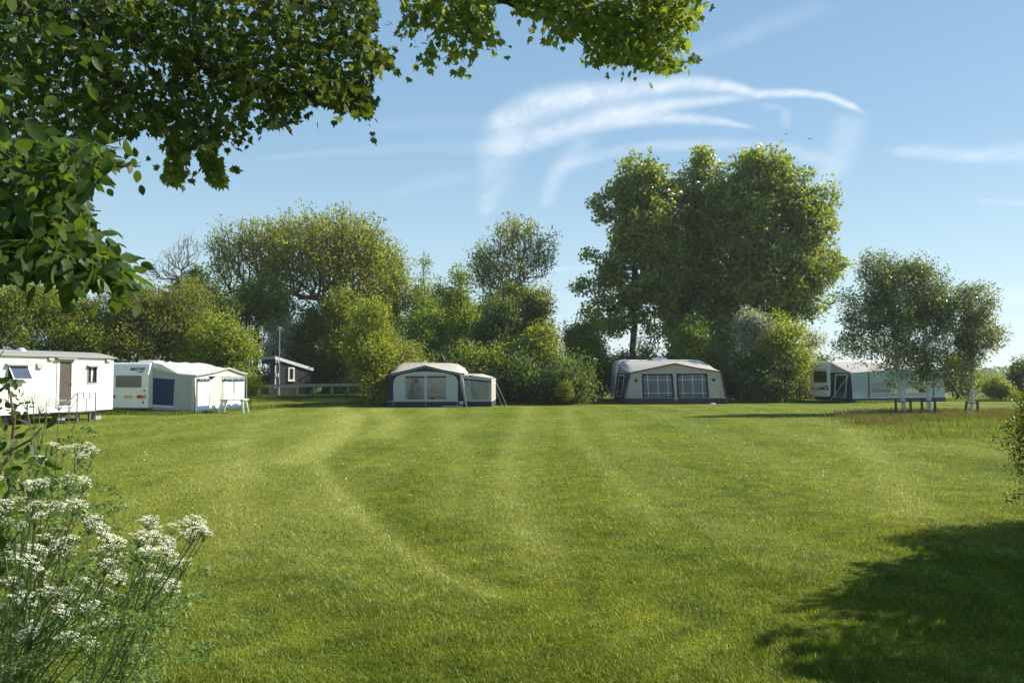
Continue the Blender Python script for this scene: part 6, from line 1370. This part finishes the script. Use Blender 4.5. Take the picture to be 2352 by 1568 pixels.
# ------------------------------------------------------------------ golden shrub at the right edge and the tall hedge that throws the shade
tree('golden_shrub', 'golden green shrub poking in at the right edge', 'shrub', (7.9, 9.9), [((7.85, 9.9, .8), (1.45, 1.2, 1.0)), ((7.7, 9.9, 1.5), (1.15, .9, .55))],
     'golden', tips=800, lpt=110, leaf=.034, blob=.10, lobes=6, r_tip=.003, surf=.3, seed=71, trunks=3, arch=.3)
for i, (c_, r_, lb, b_) in enumerate([((9.0, 8.8, 2.0), (1.8, 1.2, 2.1), 'tall shade throwing shrub just outside the right edge, farthest of its row', (8.5, 8.7)),
                                ((8.5, 6.5, 2.25), (1.9, 1.6, 2.35), 'tall shade throwing shrub just outside the right edge, middle of its row', (8.3, 6.4)), ((8.3, 4.2, 2.5), (2.1, 1.9, 2.5), 'tall shade throwing shrub just outside the right edge, nearest of its row', (8.3, 4.2))]):
    tree('tall_shrub', lb, 'shrub', b_, [(c_, r_), ((c_[0] - .2, c_[1], c_[2] + r_[2] * .75), (.8, .6, .55))], 'green', tips=1000, lpt=70, leaf=.15, blob=.22, r_tip=.006, surf=.45, seed=72 + i, trunks=3, group='tall shrubs at the right')

# ------------------------------------------------------------------ cow parsley at the lower left
UMB = [(270,395),(330,410),(375,400),(440,395),(455,420),(385,450),(200,460),(150,595),(165,612),(350,560),(350,588),(415,575),(200,575),(90,660),(20,680),(175,680),(270,690),(340,715),(190,740),(30,760),(445,745),(460,768),(500,800),(520,830),(540,860),(320,860),(330,910),(270,890),(165,900),(200,912),(120,890),(20,890),(40,930),(60,950),(150,960),(180,990),(490,910),(550,905),(580,945),(730,757),(760,800),(850,790),(920,775),(970,760),(990,790),(1012,822),(930,828),(700,860),(830,885),(730,910),(800,905),(830,935),(850,980),(890,968),(740,990),(780,1040),(690,1052),(840,1082),(530,972),(560,1002),(580,1042),(440,1060),(480,1090),(530,1108),(560,1140),(250,1100),(235,1118),(340,1118),(360,1150),(110,1130),(90,1152),(140,1172),(310,1190),(320,1222),(500,1180),(540,1212),(560,1242),(420,1190),(150,1280),(130,1312),(90,1350),(430,1340),(330,1330),(400,1290),(150,1440),(30,1490),(165,150),(130,172),(200,200),(220,218),(290,185),(240,170),(60,560),(110,790),(230,800),(60,1060),(190,1060),(20,1180),(230,1400),(70,1240),(10,560),(400,640)]
UMB = [(x * .469, 832.6 + y * .469) for x, y in UMB]
ru = random.Random(8); UMB += [(x + ru.gauss(0, 14), y + ru.gauss(0, 16)) for x, y in UMB if y > 1040 and ru.random() < .35]
rc = np.random.default_rng(44)
nP = 11
roots = [(-2.15 + .17 * ((i * 5) % 6), 1.6 + .15 * ((i * 3) % 7), 0) for i in range(nP)]
assign = [[] for _ in range(nP)]
for x, y in UMB:
    D = 1.75 + rc.uniform(0, .75) + (.25 if y < 1100 else 0); p = W(x, y, D)
    j = int(np.argmin([math.hypot(roots[i][0] + .42 - p.x, (roots[i][1] - p.y)) + abs(i - ((y - 1000) / 560 * -6 + 7)) * .05 + rc.uniform(0, .12) for i in range(nP)])); assign[j].append(p)
names = ['frothy white cow parsley nearest the lower left corner', 'cow parsley with low white umbels in the corner', 'cow parsley with umbels above the bottom left shade', 'cow parsley reaching low over the lawn', 'cow parsley leaning furthest right over the lawn',
         'cow parsley amid the middle of the left clump', 'cow parsley with umbels halfway up the left edge', 'cow parsley behind the thick leafy stems', 'cow parsley with grey green heads in the upper clump', 'cow parsley at the top of the left clump', 'cow parsley with umbels before the mobile home']
for i in range(nP):
    if not assign[i]: continue
    root = Vector(roots[i]); th = thing('cow_parsley', tuple(root), names[i], 'flower', 'cow parsley at the lower left')
    heads = assign[i]; cen = sum(heads, Vector()) / len(heads); fork = root.lerp(cen, .66) + Vector((-.05, 0, .03)); mid = root.lerp(fork, .5) + Vector((-.12, 0, .10))
    stm = MB(); stm.tube([root, mid, fork, root.lerp(cen, .85)], .0048, 6, .003)
    Vf = []; Ff = []; cnt = 0
    for h in heads:
        f2_ = fork if rc.uniform() < .35 else root.lerp(cen, rc.choice([.75, .85, .92])).lerp(fork, .15)
        h = h.copy(); base = h - Vector((rc.normal(.006, .006), rc.normal(0, .006), .035)); stm.tube([f2_, f2_.lerp(base, .5) + Vector((rc.normal(0, .01), rc.normal(0, .01), -.02)), base], .0028, 4, .0016)
        tilt = Vector((rc.normal(.25, .2), rc.normal(-.1, .2), 1)).normalized(); ax1 = tilt.cross(Vector((0, 1, 0))).normalized(); ax2 = tilt.cross(ax1); RR = rc.uniform(.020, .030)
        for k_ in range(11):
            t_ = k_ * 2.4; q = math.sqrt((k_ + .5) / 11); pc = h + (ax1 * math.cos(t_) + ax2 * math.sin(t_)) * RR * q + tilt * (-.010 * q * q)
            stm.tube([base, pc], .0009, 3, .0007, cap=False)
            for m_ in range(11):
                a_ = m_ * 2.4; q2_ = math.sqrt(m_ / 11) * .0068; cc = pc + (ax1 * math.cos(a_) + ax2 * math.sin(a_)) * q2_ + tilt * (rc.uniform(0, .003)); s_ = rc.uniform(.0011, .0021); nn = (tilt + Vector(rc.normal(0, .5, 3))).normalized(); u_ = nn.cross(Vector((1, 0, 0))).normalized() * s_; v_ = nn.cross(u_)
                Vf += [tuple(cc - u_), tuple(cc + v_), tuple(cc + u_), tuple(cc - v_)]; Ff.append((cnt, cnt + 1, cnt + 2, cnt + 3)); cnt += 4
    stm.build('stem', M['stem'], th)
    npmesh('flowers', Vf, Ff, LM['umbel'], th, attrs={'v': np.repeat(rc.uniform(0, 1, cnt // 4), 4)})
    # ferny leaves
    cs = []; 
    for _ in range(65):
        o_ = root.lerp(cen, rc.uniform(.25, .98)) + Vector(rc.normal(0, .05, 3)); d_ = Vector((rc.uniform(-.6, 1), rc.normal(0, .5), rc.uniform(-.3, .7))).normalized(); L = rc.uniform(.08, .2); sd_ = d_.cross(Vector((0, 0, 1))).normalized()
        for a_ in np.linspace(.1, 1, 12):
            for s_ in (-1, 1):
                for b_ in np.linspace(.15, 1, 5): cs.append(tuple(o_ + d_ * L * a_ + sd_ * s_ * L * .45 * (1.05 - a_) * b_ + Vector((0, 0, -.04 * a_ * a_ - .02 * b_)) + Vector(rc.normal(0, .003, 3))))
    cs = np.array(cs); V, F = leaf_quads(cs, .012, rc, .6, asp=.45); npmesh('leaves', V, F, LM['fern'], th, attrs={'v': np.repeat(rc.uniform(0, 1, len(cs)), 4)})
# leafy bramble-like stems at the left edge
PB = [(-40, 860), (30, 868), (60, 905), (85, 960), (110, 1010), (105, 1050), (60, 1040), (40, 1010), (-40, 1000)]
br = thing('leafy_shrub', (-1.9, 2.3, 0), 'shrub with reddish stems and broad dark leaves at the left edge', 'shrub')
canopy(br, PB, 22, 2.0, 2.7, .028, OVAL, 'lime', [([(-1.9, 2.3, 0), (-1.85, 2.3, 1.2)] + WP([(10, 1040, 2.35), (40, 960, 2.35), (20, 880, 2.35)]), .008, .003), (WP([(10, 1040, 2.35), (60, 1010, 2.3), (95, 985, 2.3)]), .005, .002)], 5, .05, 51, bark='stem_red', r_tip=.0012, gap=-.9)
canopy(br, [(-60, 1000), (90, 1010), (130, 1100), (110, 1200), (170, 1320), (150, 1420), (60, 1568), (-60, 1568)], 90, 1.9, 2.9, .034, OVAL, 'lime', [([(-1.9, 2.3, 0), (-1.85, 2.35, .8)] + WP([(0, 1300, 2.5), (60, 1200, 2.4), (50, 1080, 2.4)]), .008, .002)], 6, .06, 52, bark='stem', r_tip=.0012, gap=-.6)
n = 9000; r = np.random.default_rng(66); x = r.uniform(-3.4, -1.2, n); y = r.uniform(1.4, 4.6, n); kp = x < -.62 * y + .15 - .12 * r.normal(0, 1, n); x, y = x[kp], y[kp]
blades('tall_grass', x, y, r.uniform(.25, .95, len(x)) * np.clip(1.25 - (y - 1.5) * .25, .25, 1.2), .0035, LM['long'], 'tall lush grass below the cow parsley', .5, (.25, -.05), seed=67)

# ------------------------------------------------------------------ the air over the flat land
HX0, HX1, HY0, HY1, HZ0, HZ1 = -60, 900, -8, 700, -1, 30
hz_b = MB().box(HX0, HX1, HY0, HY1, HZ0, HZ1)
m, t, out = newmat('haze'); vp_ = nd(t, 'ShaderNodeVolumePrincipled'); vp_.inputs['Color'].default_value = (.86, .92, 1, 1); vp_.inputs['Density'].default_value = .00028; vp_.inputs['Anisotropy'].default_value = .2
t.links.new(vp_.outputs[0], out.inputs['Volume'])
o = hz_b.build('haze', m); o['kind'] = 'stuff'; o['label'] = 'thin pale haze over the flat land'
